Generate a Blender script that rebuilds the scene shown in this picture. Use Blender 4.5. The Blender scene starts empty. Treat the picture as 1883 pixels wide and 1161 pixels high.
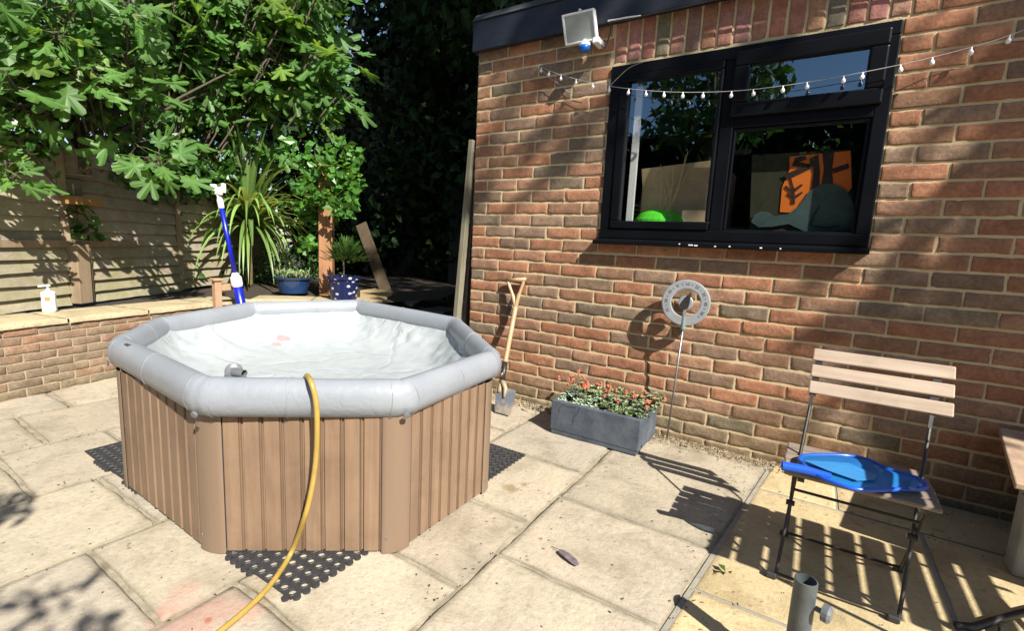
import bpy, bmesh, math, random
from mathutils import Vector, Matrix, Quaternion, noise as mn
random.seed(7)
S = bpy.context.scene
COL = S.collection
# ------------------------------------------------------------------ camera
CAM = Vector((1.9450, -2.5680, 0.9850))
RX = Vector((0.8436, 0.5343, 0.0484)); RZ = Vector((-0.5231, 0.8399, -0.1441)); 
RX.normalize(); RZ = (RZ - RX*RZ.dot(RX)).normalized(); RY = RZ.cross(RX)     # right, forward, down
FOC = 871.45
cd = bpy.data.cameras.new('camera'); co = bpy.data.objects.new('camera', cd); COL.objects.link(co)
co.matrix_world = Matrix((( RX.x, -RY.x, -RZ.x, CAM.x), (RX.y, -RY.y, -RZ.y, CAM.y), (RX.z, -RY.z, -RZ.z, CAM.z), (0, 0, 0, 1)))
cd.sensor_fit = 'HORIZONTAL'; cd.sensor_width = 36; cd.lens = FOC/1883*36; cd.clip_start = 0.02; cd.clip_end = 500
S.camera = co
# ------------------------------------------------------------------ sky and sun
SUN = Vector((1.02, -0.48, 1.0)).normalized()
w = bpy.data.worlds.new('World'); S.world = w; w.use_nodes = True
nt = w.node_tree; bg = nt.nodes['Background']; sky = nt.nodes.new('ShaderNodeTexSky'); sky.sky_type = 'NISHITA'
sky.sun_disc = False; sky.sun_elevation = math.asin(SUN.z); sky.sun_rotation = math.atan2(SUN.x, SUN.y)
sky.air_density = 1.0; sky.dust_density = 0.6
nt.links.new(sky.outputs[0], bg.inputs[0]); bg.inputs[1].default_value = 0.064
sl = bpy.data.lights.new('sun', 'SUN'); sl.energy = 5.0; sl.angle = math.radians(0.5); sl.color = (1.0, 0.95, 0.86)
so = bpy.data.objects.new('sun', sl); COL.objects.link(so); so.rotation_euler = SUN.to_track_quat('Z', 'Y').to_euler(); so.location = (8, -4, 8)
S.view_settings.view_transform = 'Standard'; S.view_settings.look = 'None'; S.view_settings.gamma = 1
S.view_settings.exposure = 1.12
S.cycles.max_bounces = 8; S.cycles.transparent_max_bounces = 12

# ------------------------------------------------------------------ helpers
def ray(x, y): return RX*((x-941.5)/FOC) + RY*((y-580.5)/FOC) + RZ
def gnd(x, y, h=0.0):
    d = ray(x, y); return CAM + d*((h-CAM.z)/d.z)
def pln(x, y, P, n):
    d = ray(x, y); n = Vector(n); return CAM + d*((n.dot(Vector(P)-CAM))/n.dot(d))
def wal(x, y, Y=0.0): return pln(x, y, (0, Y, 0), (0, 1, 0))
def U(a, b): return random.uniform(a, b)

class MB:
    def __init__(s): s.v = []; s.f = []; s.t = []; s.cur = (1, 1, 1)
    def add(s, vs, fs):
        o = len(s.v); s.v += [tuple(p) for p in vs]; s.t += [s.cur]*len(vs); s.f += [tuple(i+o for i in f) for f in fs]
    def box(s, c, sz, R=None):
        vs = []
        for z in (-.5, .5):
            for y in (-.5, .5):
                for x in (-.5, .5):
                    p = Vector((x*sz[0], y*sz[1], z*sz[2])); p = R @ p if R else p
                    vs.append(p + Vector(c))
        s.add(vs, [(0, 2, 3, 1), (4, 5, 7, 6), (0, 1, 5, 4), (2, 6, 7, 3), (0, 4, 6, 2), (1, 3, 7, 5)])
        return s
    def beam(s, a, b, w_, h_, up=(0, 0, 1)):
        a = Vector(a); b = Vector(b); d = (b-a); L = d.length; d.normalize(); u = Vector(up); x = d.cross(u)
        if x.length < 1e-4: x = d.cross(Vector((1, 0, 0)))
        x.normalize(); z = x.cross(d)
        R = Matrix((x, d, z)).transposed(); return s.box((a+b)/2, (w_, L, h_), R)
    def tube(s, pts, r, seg=8, cap=True, closed=False):
        pts = [Vector(p) for p in pts]; n = len(pts); rs = r if isinstance(r, (list, tuple)) else [r]*n
        vs = []; fs = []; N = None
        for i, p in enumerate(pts):
            if closed: t = pts[(i+1) % n]-pts[i-1]
            else: t = pts[min(i+1, n-1)]-pts[max(i-1, 0)]
            t.normalize()
            if N is None:
                N = t.orthogonal().normalized()
                if abs(t.z) < .9: N = (Vector((0, 0, 1))-t*t.z).normalized()
            else: N = (N-t*N.dot(t)).normalized()
            B = t.cross(N)
            for k in range(seg):
                a = 2*math.pi*k/seg; vs.append(p+(N*math.cos(a)+B*math.sin(a))*rs[i])
        m = n if closed else n-1
        for i in range(m):
            j = (i+1) % n
            for k in range(seg):
                l = (k+1) % seg; fs.append((i*seg+k, i*seg+l, j*seg+l, j*seg+k))
        if cap and not closed: fs += [tuple(range(seg))[::-1], tuple((n-1)*seg+k for k in range(seg))]
        s.add(vs, fs); return s
    def lathe(s, prof, c, axis=(0, 0, 1), seg=24, cap=True):
        q = Vector(axis).normalized().to_track_quat('Z', 'Y'); c = Vector(c); vs = []; fs = []
        for r, z in prof:
            for k in range(seg):
                a = 2*math.pi*k/seg; vs.append(c+q @ Vector((r*math.cos(a), r*math.sin(a), z)))
        for i in range(len(prof)-1):
            for k in range(seg):
                l = (k+1) % seg; fs.append((i*seg+k, i*seg+l, (i+1)*seg+l, (i+1)*seg+k))
        if cap: fs += [tuple(range(seg))[::-1], tuple((len(prof)-1)*seg+k for k in range(seg))]
        s.add(vs, fs); return s
    def prism(s, poly, d):          # poly: 3d points of an n-gon, extruded by vector d
        n = len(poly); d = Vector(d); a = [Vector(p) for p in poly]
        s.add(a+[p+d for p in a], [tuple(range(n))[::-1], tuple(range(n, 2*n))]+[(i, (i+1) % n, (i+1) % n+n, i+n) for i in range(n)]); return s
    def build(s, name, mat, parent=None, smooth=False, bevel=0.0, base=None):
        me = bpy.data.meshes.new(name); b = base if base is not None else (BASE[parent] if parent else Vector((0, 0, 0)))
        me.from_pydata([(p[0]-b.x, p[1]-b.y, p[2]-b.z) for p in s.v], [], s.f); me.update()
        if any(t != (1, 1, 1) for t in s.t):
            at = me.attributes.new('tint', 'FLOAT_COLOR', 'POINT')
            at.data.foreach_set('color', [c for t in s.t for c in (t[0], t[1], t[2], 1.0)])
        if bevel or not smooth:
            bm = bmesh.new(); bm.from_mesh(me); bmesh.ops.recalc_face_normals(bm, faces=bm.faces) if len(s.f) < 60000 and bevel else None; bm.to_mesh(me); bm.free()
        if mat: me.materials.append(mat)
        if smooth: me.polygons.foreach_set('use_smooth', [True]*len(me.polygons))
        o = bpy.data.objects.new(name, me); COL.objects.link(o); BASE[o] = b
        if parent: o.parent = parent
        else: o.location = b
        if bevel:
            md = o.modifiers.new('bevel', 'BEVEL'); md.width = bevel; md.segments = 2; md.limit_method = 'ANGLE'; md.angle_limit = math.radians(40)
        return o
BASE = {}
def thing(name, label, cat, loc, group=None):
    o = bpy.data.objects.new(name, None); COL.objects.link(o); o.location = loc; BASE[o] = Vector(loc); o.empty_display_size = .1
    return tag(o, label, cat, group)
def tag(o, label, cat, group=None):
    o['label'] = label; o['category'] = cat
    if group: o['group'] = group
    return o
def kind(o, k, label=None, cat=None):
    o['kind'] = k
    if label: o['label'] = label
    if cat: o['category'] = cat
    return o
def smooth_path(pts, n=8):
    pts = [Vector(p) for p in pts]; out = []
    for i in range(len(pts)-1):
        p0 = pts[max(i-1, 0)]; p1 = pts[i]; p2 = pts[i+1]; p3 = pts[min(i+2, len(pts)-1)]
        for k in range(n):
            t = k/n; out.append(.5*((2*p1)+(p2-p0)*t+(2*p0-5*p1+4*p2-p3)*t*t+(3*p1-p0-3*p2+p3)*t**3))
    out.append(pts[-1]); return out

# ------------------------------------------------------------------ materials
def nn(nt, t, **kw):
    n = nt.nodes.new(t)
    for k, v in kw.items():
        if k.startswith('i_'): n.inputs[int(k[2:])].default_value = v
        else: setattr(n, k, v)
    return n
def base_mat(name):
    m = bpy.data.materials.new(name); m.use_nodes = True; nt = m.node_tree; b = nt.nodes['Principled BSDF']; return m, nt, b
def ramp(nt, src, stops):
    r = nt.nodes.new('ShaderNodeValToRGB'); e = r.color_ramp.elements
    e[0].position, e[0].color = stops[0][0], (*stops[0][1], 1); e[1].position, e[1].color = stops[-1][0], (*stops[-1][1], 1)
    for p, c in stops[1:-1]:
        x = e.new(p); x.color = (*c, 1)
    nt.links.new(src, r.inputs[0]); return r.outputs[0]
def mixc(nt, fac, a, b, mode='MIX'):
    m = nt.nodes.new('ShaderNodeMix'); m.data_type = 'RGBA'; m.blend_type = mode; m.clamp_factor = True
    if isinstance(fac, (int, float)): m.inputs[0].default_value = fac
    else: nt.links.new(fac, m.inputs[0])
    for i, x in ((6, a), (7, b)):
        if isinstance(x, tuple): m.inputs[i].default_value = (*x, 1)
        else: nt.links.new(x, m.inputs[i])
    return m.outputs[2]
def coords(nt, scale=(1, 1, 1), which='Object', rot=(0, 0, 0)):
    t = nt.nodes.new('ShaderNodeTexCoord'); mp = nt.nodes.new('ShaderNodeMapping'); mp.inputs['Scale'].default_value = scale; mp.inputs['Rotation'].default_value = rot
    nt.links.new(t.outputs[which], mp.inputs[0]); return mp.outputs[0]
def noi(nt, co_, scale, detail=5, rough=.6, dist=0):
    n = nn(nt, 'ShaderNodeTexNoise'); n.inputs['Scale'].default_value = scale; n.inputs['Detail'].default_value = detail; n.inputs['Roughness'].default_value = rough; n.inputs['Distortion'].default_value = dist
    nt.links.new(co_, n.inputs['Vector']); return n.outputs['Fac']
def vor(nt, co_, scale, feat='F1', rnd=1):
    n = nn(nt, 'ShaderNodeTexVoronoi', feature=feat); n.inputs['Scale'].default_value = scale; n.inputs['Randomness'].default_value = rnd
    nt.links.new(co_, n.inputs['Vector']); return n.outputs['Distance']
def bump(nt, b, h, strength=.3, dist=.01):
    n = nn(nt, 'ShaderNodeBump'); n.inputs['Strength'].default_value = strength; n.inputs['Distance'].default_value = dist
    nt.links.new(h, n.inputs['Height']); nt.links.new(n.outputs[0], b.inputs['Normal']); return n
def M(name, col, col2=None, rough=.6, metal=0.0, scale=8, bs=60, bump_=.1, spec=.5, tint=False, stretch=(1, 1, 1), dist=.004, pos=(.35, .65), coat=0):
    m, nt, b = base_mat(name); col2 = col2 or tuple(c*.75 for c in col); c0 = coords(nt, stretch)
    c = ramp(nt, noi(nt, c0, scale, 6), [(pos[0], col), (pos[1], col2)])
    if tint:
        a = nn(nt, 'ShaderNodeAttribute', attribute_name='tint'); c = mixc(nt, 1.0, c, a.outputs['Color'], 'MULTIPLY')
    nt.links.new(c, b.inputs['Base Color']); b.inputs['Roughness'].default_value = rough; b.inputs['Metallic'].default_value = metal
    b.inputs['Specular IOR Level'].default_value = spec
    if coat: b.inputs['Coat Weight'].default_value = coat
    if bump_: bump(nt, b, noi(nt, c0, bs, 4), bump_, dist)
    return m
def leafmat(name, col, col2, rough=.4, trans=.3, tcol=None, scale=3, spec=.4):
    m, nt, b = base_mat(name); c0 = coords(nt)
    c = ramp(nt, noi(nt, c0, scale, 3), [(.3, col), (.7, col2)])
    a = nn(nt, 'ShaderNodeAttribute', attribute_name='tint'); c = mixc(nt, 1.0, c, a.outputs['Color'], 'MULTIPLY')
    nt.links.new(c, b.inputs['Base Color']); b.inputs['Roughness'].default_value = rough; b.inputs['Specular IOR Level'].default_value = spec
    if trans:
        t = nn(nt, 'ShaderNodeBsdfTranslucent'); tc = tcol or (col[0]*1.5, col[1]*1.4, col[2]*.6)
        tm = mixc(nt, 1.0, a.outputs['Color'], tc, 'MULTIPLY'); nt.links.new(tm, t.inputs[0])
        mx = nn(nt, 'ShaderNodeMixShader'); mx.inputs[0].default_value = trans
        nt.links.new(b.outputs[0], mx.inputs[1]); nt.links.new(t.outputs[0], mx.inputs[2]); nt.links.new(mx.outputs[0], nt.nodes['Material Output'].inputs[0])
    return m
def brickmat(name):
    m, nt, b = base_mat(name); c0 = coords(nt); a = nn(nt, 'ShaderNodeAttribute', attribute_name='tint')
    n1 = noi(nt, c0, 14, 6, .65, .6); n2 = noi(nt, c0, 70, 4); n3 = noi(nt, coords(nt, (1, 1, 2.5)), 9, 3, .5, 1.0)
    c = mixc(nt, ramp(nt, n3, [(.54, (0, 0, 0)), (.76, (.5, .5, .5))]), a.outputs['Color'], (.155, .135, .095))
    c = mixc(nt, 1.0, c, ramp(nt, n1, [(.3, (.72, .70, .68)), (.55, (1, 1, 1)), (.75, (1.3, 1.27, 1.25))]), 'MULTIPLY')
    c = mixc(nt, 1.0, c, ramp(nt, n2, [(.35, (.8, .8, .8)), (.65, (1.12, 1.12, 1.12))]), 'MULTIPLY')
    nt.links.new(c, b.inputs['Base Color']); b.inputs['Roughness'].default_value = .9; b.inputs['Specular IOR Level'].default_value = .2
    h = nn(nt, 'ShaderNodeMath', operation='ADD'); nt.links.new(n1, h.inputs[0]); nt.links.new(n2, h.inputs[1])
    bump(nt, b, h.outputs[0], .4, .005); return m
def slabmat(name, spots=True, pink=False, drops=False):
    m, nt, b = base_mat(name); c0 = coords(nt); a = nn(nt, 'ShaderNodeAttribute', attribute_name='tint')
    n1 = noi(nt, c0, 5, 7, .62, .4); n2 = noi(nt, c0, 45, 5, .7); n3 = noi(nt, c0, 150, 3)
    c = mixc(nt, 1.0, a.outputs['Color'], ramp(nt, n1, [(.3, (.72, .70, .66)), (.5, (1, 1, 1)), (.7, (1.14, 1.12, 1.08))]), 'MULTIPLY')
    c = mixc(nt, 1.0, c, ramp(nt, n2, [(.28, (.72, .71, .68)), (.45, (.97, .97, .97)), (.7, (1.07, 1.07, 1.07))]), 'MULTIPLY'); c = mixc(nt, 1.0, c, ramp(nt, n3, [(.3, (.92, .92, .915)), (.6, (1.04, 1.04, 1.04))]), 'MULTIPLY')
    if spots:
        v = vor(nt, c0, 24); n4 = noi(nt, c0, 3, 2)
        f = nn(nt, 'ShaderNodeMath', operation='MULTIPLY'); nt.links.new(ramp(nt, v, [(.10, (1, 1, 1)), (.17, (0, 0, 0))]), f.inputs[0]); nt.links.new(ramp(nt, n4, [(.5, (0, 0, 0)), (.62, (.8, .8, .8))]), f.inputs[1])
        c = mixc(nt, f.outputs[0], c, (.10, .085, .06))
        v2 = vor(nt, coords(nt, (1, 1, 1), rot=(0, 0, .6)), 60); n5 = noi(nt, c0, 2.2, 2, .5, .5)
        f = nn(nt, 'ShaderNodeMath', operation='MULTIPLY'); nt.links.new(ramp(nt, v2, [(.10, (1, 1, 1)), (.24, (0, 0, 0))]), f.inputs[0]); nt.links.new(ramp(nt, n5, [(.46, (0, 0, 0)), (.66, (.55, .55, .55))]), f.inputs[1])
        c = mixc(nt, f.outputs[0], c, (.14, .12, .085))
    if pink:
        pn = noi(nt, c0, 9, 5, .6, .5)
        for (x, y, r, st, pc_) in ((.70, -2.07, .21, .42, (.42, .20, .155)), (.59, -2.02, .08, .25, (.42, .20, .155)), (.80, -1.955, .09, .36, (.42, .20, .155)), (.745, -2.04, .018, .8, (.32, .10, .06)), (1.0, -1.0, .075, .75, (.20, .14, .07)), (1.03, -.94, .04, .7, (.20, .14, .07))):
            t = nn(nt, 'ShaderNodeTexCoord'); d = nn(nt, 'ShaderNodeVectorMath', operation='DISTANCE'); d.inputs[1].default_value = (x, y, 0); nt.links.new(t.outputs['Object'], d.inputs[0])
            s_ = nn(nt, 'ShaderNodeMath', operation='MULTIPLY_ADD'); nt.links.new(d.outputs['Value'], s_.inputs[0]); s_.inputs[1].default_value = -1/r; s_.inputs[2].default_value = .5
            ad = nn(nt, 'ShaderNodeMath', operation='ADD'); nt.links.new(s_.outputs[0], ad.inputs[0]); nt.links.new(pn, ad.inputs[1])
            c = mixc(nt, ramp(nt, ad.outputs[0], [(.45, (0, 0, 0)), (.75, (st, st, st))]), c, pc_)
    if drops:
        v = vor(nt, coords(nt, (1, 1.7, 1)), 8); n4 = noi(nt, c0, 2.5, 2)
        f = nn(nt, 'ShaderNodeMath', operation='MULTIPLY'); nt.links.new(ramp(nt, v, [(.13, (1, 1, 1)), (.17, (0, 0, 0))]), f.inputs[0]); nt.links.new(ramp(nt, n4, [(.46, (0, 0, 0)), (.54, (.45, .45, .45))]), f.inputs[1])
        c = mixc(nt, f.outputs[0], c, (.22, .13, .045))
    nt.links.new(c, b.inputs['Base Color']); b.inputs['Roughness'].default_value = .85; b.inputs['Specular IOR Level'].default_value = .25
    h = nn(nt, 'ShaderNodeMath', operation='MULTIPLY_ADD'); nt.links.new(n1, h.inputs[0]); h.inputs[1].default_value = 2.2; nt.links.new(n2, h.inputs[2])
    bump(nt, b, h.outputs[0], .45, .008); return m
def woodmat(name, col, col2, axis='X', rough=.7, scale=1.0, tint=False, moss=False, spec=.3):
    st = {'X': (1.2, 22, 22), 'Y': (22, 1.2, 22), 'Z': (22, 22, 1.2)}[axis]; m, nt, b = base_mat(name); c0 = coords(nt, tuple(x*scale for x in st))
    n1 = noi(nt, c0, 2.0, 8, .7, .6); c = ramp(nt, n1, [(.32, col2), (.62, col)])
    if tint:
        a = nn(nt, 'ShaderNodeAttribute', attribute_name='tint'); c = mixc(nt, 1.0, c, a.outputs['Color'], 'MULTIPLY')
    if moss:
        g = noi(nt, coords(nt), 3.5, 5); sp = nn(nt, 'ShaderNodeSeparateXYZ'); nt.links.new(coords(nt), sp.inputs[0])
        mz = nn(nt, 'ShaderNodeMapRange'); mz.inputs[1].default_value = .75; mz.inputs[2].default_value = .40; nt.links.new(sp.outputs[2], mz.inputs[0])
        f = nn(nt, 'ShaderNodeMath', operation='MULTIPLY'); nt.links.new(mz.outputs[0], f.inputs[0]); nt.links.new(ramp(nt, g, [(.4, (0, 0, 0)), (.6, (.7, .7, .7))]), f.inputs[1])
        c = mixc(nt, f.outputs[0], c, (.25, .235, .11))
    c = mixc(nt, 1.0, c, ramp(nt, noi(nt, coords(nt), 5, 6, .65, .4), [(.3, (.80, .79, .77)), (.52, (1, 1, 1)), (.75, (1.10, 1.10, 1.10))]), 'MULTIPLY')
    nt.links.new(c, b.inputs['Base Color']); b.inputs['Roughness'].default_value = rough; b.inputs['Specular IOR Level'].default_value = spec; bump(nt, b, n1, .3, .003); return m
def glassmat(name):
    m, nt, b = base_mat(name); nt.nodes.remove(b); g = nn(nt, 'ShaderNodeBsdfGlossy'); g.inputs['Roughness'].default_value = 0.0; g.inputs[0].default_value = (.62, .83, 1, 1)
    t = nn(nt, 'ShaderNodeBsdfTransparent'); t.inputs[0].default_value = (.92, .94, .93, 1); lw_ = nn(nt, 'ShaderNodeLayerWeight'); lw_.inputs[0].default_value = .5; p5 = nn(nt, 'ShaderNodeMath', operation='POWER'); nt.links.new(lw_.outputs['Facing'], p5.inputs[0]); p5.inputs[1].default_value = 5; fr = nn(nt, 'ShaderNodeMath', operation='MULTIPLY_ADD'); nt.links.new(p5.outputs[0], fr.inputs[0]); fr.inputs[1].default_value = .85; fr.inputs[2].default_value = .25
    mx = nn(nt, 'ShaderNodeMixShader'); nt.links.new(fr.outputs[0], mx.inputs[0]); nt.links.new(t.outputs[0], mx.inputs[1]); nt.links.new(g.outputs[0], mx.inputs[2]); nt.links.new(mx.outputs[0], nt.nodes['Material Output'].inputs[0]); return m

m_brick = brickmat('brick'); m_mortar = M('mortar', (0.56, 0.455, 0.28), (0.48, 0.385, 0.235), .95, scale=12, bs=160, bump_=.5, spec=.1)
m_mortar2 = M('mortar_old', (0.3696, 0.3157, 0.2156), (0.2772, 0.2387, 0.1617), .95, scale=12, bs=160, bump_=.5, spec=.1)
m_slab = slabmat('patio_slab', pink=True); m_joint = M('patio_joint', (0.3388, 0.2964, 0.2156), (0.1925, 0.1694, 0.1193), .95, scale=16, bs=120, bump_=.6, spec=.1)
m_yslab = slabmat('sandstone', spots=False, drops=True); m_yjoint = M('grey_grout', (0.2772, 0.2541, 0.2079), (0.2156, 0.2002, 0.1617), .9, scale=20, bs=140, bump_=.4)
m_black = M('black_upvc', (.0032, .0036, .005), (.005, .0055, .0075), .36, scale=5, bs=200, bump_=.05, spec=.13)
m_fascia = M('painted_fascia', (.007, .009, .017), (.011, .013, .022), .55, scale=20, bs=50, bump_=.5, stretch=(.3, 1, 1))
m_felt = M('roof_felt', (0.02695, 0.03234, 0.03696), (0.04235, 0.04774, 0.05082), .9, scale=30, bs=200, bump_=.6)
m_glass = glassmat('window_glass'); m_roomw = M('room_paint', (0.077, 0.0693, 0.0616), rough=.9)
m_skirt = woodmat('composite_cladding', (0.212, 0.14, 0.09), (0.166, 0.106, 0.068), 'Z', .55, .9, tint=True)
m_corner = M('corner_vinyl', (0.185, 0.126, 0.085), (0.17, 0.116, 0.078), .45, scale=10, bs=90, bump_=.08, stretch=(1, 1, .1))
m_rubber = M('black_rubber', (.022, .022, .024), (.032, .032, .034), .6, scale=30, bs=200, bump_=.2)
m_hose = M('yellow_hose', (0.36, 0.245, 0.058), (0.3, 0.2, 0.045), .35, scale=30, bs=200, bump_=.03)
m_white = M('white_plastic', (.78, .78, .78), (.72, .72, .74), .35, scale=20, bump_=.02)
m_greyp = M('grey_plastic', (0.1078, 0.1155, 0.1232), (0.1232, 0.1309, 0.1386), .35, scale=20, bump_=.02)
m_steel = M('black_steel', (.014, .013, .014), (.028, .022, .018), .42, scale=30, bs=120, bump_=.1)
m_galv = M('galvanised_steel', (0.2618, 0.2772, 0.2926), (0.1848, 0.2002, 0.2156), .42, .75, scale=24, bs=120, bump_=.06)
m_slat = woodmat('weathered_teak', (0.4081, 0.3234, 0.2503), (0.308, 0.231, 0.1733), 'X', .75)
m_seat = woodmat('grey_teak', (0.231, 0.1809, 0.1424), (0.154, 0.1232, 0.1001), 'X', .8)
m_ash = woodmat('ash_handle', (0.42, 0.285, 0.16), (0.33, 0.215, 0.115), 'Z', .4, spec=.5)
m_blue = M('blue_plastic', (0.012, 0.085, 0.5), (0.01, 0.075, 0.46), .3, scale=10, bump_=.02)
m_blue2 = M('pole_blue', (0.00462, 0.01386, 0.3234), (0.00462, 0.01232, 0.2926), .3, scale=10, bump_=.02)
m_slate = M('slate_stone', (0.0385, 0.04928, 0.06776), (0.08085, 0.09625, 0.1193), .75, scale=9, bs=60, bump_=.35)
m_soil = M('soil', (0.02695, 0.01848, 0.01155), (0.0462, 0.03234, 0.02156), .95, scale=20, bs=60, bump_=.8, dist=.02)
m_fence = woodmat('fence_board', (0.39, 0.34, 0.27), (0.28, 0.238, 0.185), 'X', .85, .5, tint=True, moss=True)
m_fpost = woodmat('fence_post_wood', (0.2772, 0.2079, 0.1386), (0.2002, 0.1424, 0.08855), 'Z', .85, .5)
m_cedar = woodmat('orange_post', (0.33, 0.165, 0.085), (0.23, 0.108, 0.052), 'Z', .75, .6)
m_plank = woodmat('sawn_plank', (0.385, 0.2849, 0.1463), (0.2772, 0.2002, 0.1001), 'X', .8, .6)
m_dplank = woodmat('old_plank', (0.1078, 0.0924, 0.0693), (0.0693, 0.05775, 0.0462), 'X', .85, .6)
m_lean = woodmat('grey_leaning_board', (0.231, 0.2079, 0.154), (0.1232, 0.1155, 0.0693), 'Z', .85, .6)
m_tan = M('tan_wood', (0.385, 0.2464, 0.154), (0.3388, 0.2079, 0.1232), .6, scale=20, bump_=.05)
m_trunk = M('bark', (0.077, 0.05775, 0.0385), (0.0462, 0.03465, 0.0231), .9, scale=20, bs=60, bump_=.6)
m_fig = leafmat('fig_leaf', (0.07, 0.158, 0.04), (0.046, 0.115, 0.03), .46, .36, (0.20, 0.37, 0.05), spec=.32)
m_ivy = leafmat('ivy_leaf', (0.04235, 0.1155, 0.02002), (0.02695, 0.077, 0.0154), .38, .25, (0.1386, 0.2618, 0.0154))
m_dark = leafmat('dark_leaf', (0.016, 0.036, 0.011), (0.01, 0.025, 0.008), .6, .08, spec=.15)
m_cord = leafmat('cordyline_leaf', (0.095, 0.165, 0.045), (0.065, 0.12, 0.034), .38, .25, (0.231, 0.2618, 0.0462))
m_succ = leafmat('succulent_leaf', (0.2926, 0.3619, 0.2541), (0.2002, 0.2772, 0.1771), .6, .1, scale=9)
m_green = leafmat('shrub_leaf', (0.0539, 0.1155, 0.0231), (0.0385, 0.0847, 0.01925), .35, .25)
m_flow = M('orange_flower', (0.385, 0.08855, 0.04235), (0.3542, 0.1232, 0.0693), .6, scale=30, bump_=0)
m_stem = M('green_stem', (0.1232, 0.1309, 0.0462), rough=.7, bump_=0)
m_glaze = M('blue_glaze', (.012, .030, .085), (.018, .045, .12), .15, scale=8, bump_=.02, spec=.6)

# ------------------------------------------------------------------ brick laying
BR = [(0.317, 0.147, 0.083), (0.301, 0.139, 0.079), (0.333, 0.163, 0.093), (0.285, 0.159, 0.1), (0.261, 0.147, 0.088), (0.225, 0.148, 0.1), (0.195, 0.146, 0.1), (0.25, 0.165, 0.112), (0.285, 0.151, 0.092), (0.309, 0.175, 0.111), (0.325, 0.153, 0.088)]
def lay_brick(mb, org, ux, uz, un, x0, x1, z0, z1, depth, tint, nx=9, nz=4, jit=.0016):
    # rounded, uneven brick face on the plane org + ux*x + uz*z, facing along un
    vs = []; fs = []; fr = U(-.0015, .002); sx = U(0, 50); cr = .006
    W = [0, .02]+[i/(nx-3) for i in range(1, nx-3)]+[.98, 1]; Hh = [0, .08]+[.5]*(1 if nz < 5 else 2)+[.92, 1]
    if nz >= 5: Hh = [0, .08, .36, .64, .92, 1]
    for j, h in enumerate(Hh):
        for i, wv in enumerate(W):
            x = x0+(x1-x0)*wv; z = z0+(z1-z0)*h
            ex = min(i, len(W)-1-i); ez = min(j, len(Hh)-1-j); e = 0 if min(ex, ez) > 0 else 1
            d = fr+mn.noise(Vector((x*14+sx, z*22, 3)))*.0035
            p = org+ux*(x+(mn.noise(Vector((z*40, x*25, sx)))*.0030 if ex == 0 else 0))+uz*(z+(mn.noise(Vector((x*30, sx, z*25)))*.0022 if ez == 0 else 0))+un*(d-(.0013 if e else 0)-(max(0, mn.noise(Vector((x*60, z*60, sx)))-.15)*.012 if e else 0))
            vs.append(p)
    n = len(W); mm = len(Hh)
    for j in range(mm-1):
        for i in range(n-1): fs.append((j*n+i, j*n+i+1, (j+1)*n+i+1, (j+1)*n+i))
    rim = [i for i in range(n)]+[j*n+n-1 for j in range(1, mm)]+[(mm-1)*n+i for i in range(n-2, -1, -1)]+[j*n for j in range(mm-2, 0, -1)]
    o = len(vs)
    for k in rim: vs.append(vs[k]-un*depth)
    L = len(rim)
    for k in range(L): fs.append((rim[k], o+k, o+(k+1) % L, rim[(k+1) % L]))
    mb.cur = tint; mb.add(vs, fs); mb.cur = (1, 1, 1)
def bcol(g=0.0):
    c = random.choice(BR); k = U(.85, 1.2); c = tuple(x*k for x in c)
    return tuple(c[i]*(1-g)+(.165, .148, .09)[i]*g for i in range(3))

# ================================================================== SETTING: ground
gm = MB(); gm.add([(-40, -40, -.03), (40, -40, -.03), (40, 40, -.03), (-40, 40, -.03)], [(0, 1, 2, 3)])
kind(gm.build('ground', m_soil), 'structure')
def bound(y): return 1.722+(y+1.378)*(.138/1.132)      # edge between the two pavings
def slab_piece(mb, x0, x1, y0, y1, z, tint, n=10, rag=.008, right=None, cr=.006):
    vs = []; fs = []; ts = []; sd = U(0, 99); zt = U(-.002, .002); tx, ty = U(-.004, .004), U(-.004, .004)
    def T(n): return [0, .015, .05]+[.05+.9*i/(n-4) for i in range(1, n-4)]+[.95, .985, 1]
    A = T(n); m_ = len(A)
    for j in range(m_):
        for i in range(m_):
            xx = x0+(x1-x0)*A[i]; yy = y0+(y1-y0)*A[j]
            if right:
                xr = right(yy); xx = x0+(xr-x0)*A[i]
            ei = min(i, m_-1-i); ej = min(j, m_-1-j); e = min(ei, ej)
            ox = mn.noise(Vector((yy*11, sd, 1)))*rag+mn.noise(Vector((yy*40, sd, 1)))*rag*.5 if ei == 0 else 0; oy = mn.noise(Vector((xx*11, sd, 5)))*rag+mn.noise(Vector((xx*40, sd, 5)))*rag*.5 if ej == 0 else 0
            zz = z+zt+(A[i]-.5)*tx+(A[j]-.5)*ty+mn.noise(Vector((xx*6, yy*6, sd)))*.003
            zz += (0 if e > 1 else (-.0015 if e == 1 else -.0055))
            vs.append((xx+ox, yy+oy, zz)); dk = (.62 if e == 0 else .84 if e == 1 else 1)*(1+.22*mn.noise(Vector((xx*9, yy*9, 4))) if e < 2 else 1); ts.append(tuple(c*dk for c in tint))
    for j in range(m_-1):
        for i in range(m_-1): fs.append((j*m_+i, j*m_+i+1, (j+1)*m_+i+1, (j+1)*m_+i))
    rim = [i for i in range(m_)]+[j*m_+m_-1 for j in range(1, m_)]+[(m_-1)*m_+i for i in range(m_-2, -1, -1)]+[j*m_ for j in range(m_-2, 0, -1)]
    o = len(vs)
    for k in rim: vs.append((vs[k][0], vs[k][1], z-.03))
    L = len(rim)
    for k in range(L): fs.append((rim[k], rim[(k+1) % L], o+(k+1) % L, o+k)[::-1])
    o2 = len(mb.v); mb.cur = tint; mb.add(vs, fs); mb.cur = (1, 1, 1); mb.t[o2:o2+len(ts)] = ts
jm = MB(); nxj = 60
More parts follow.
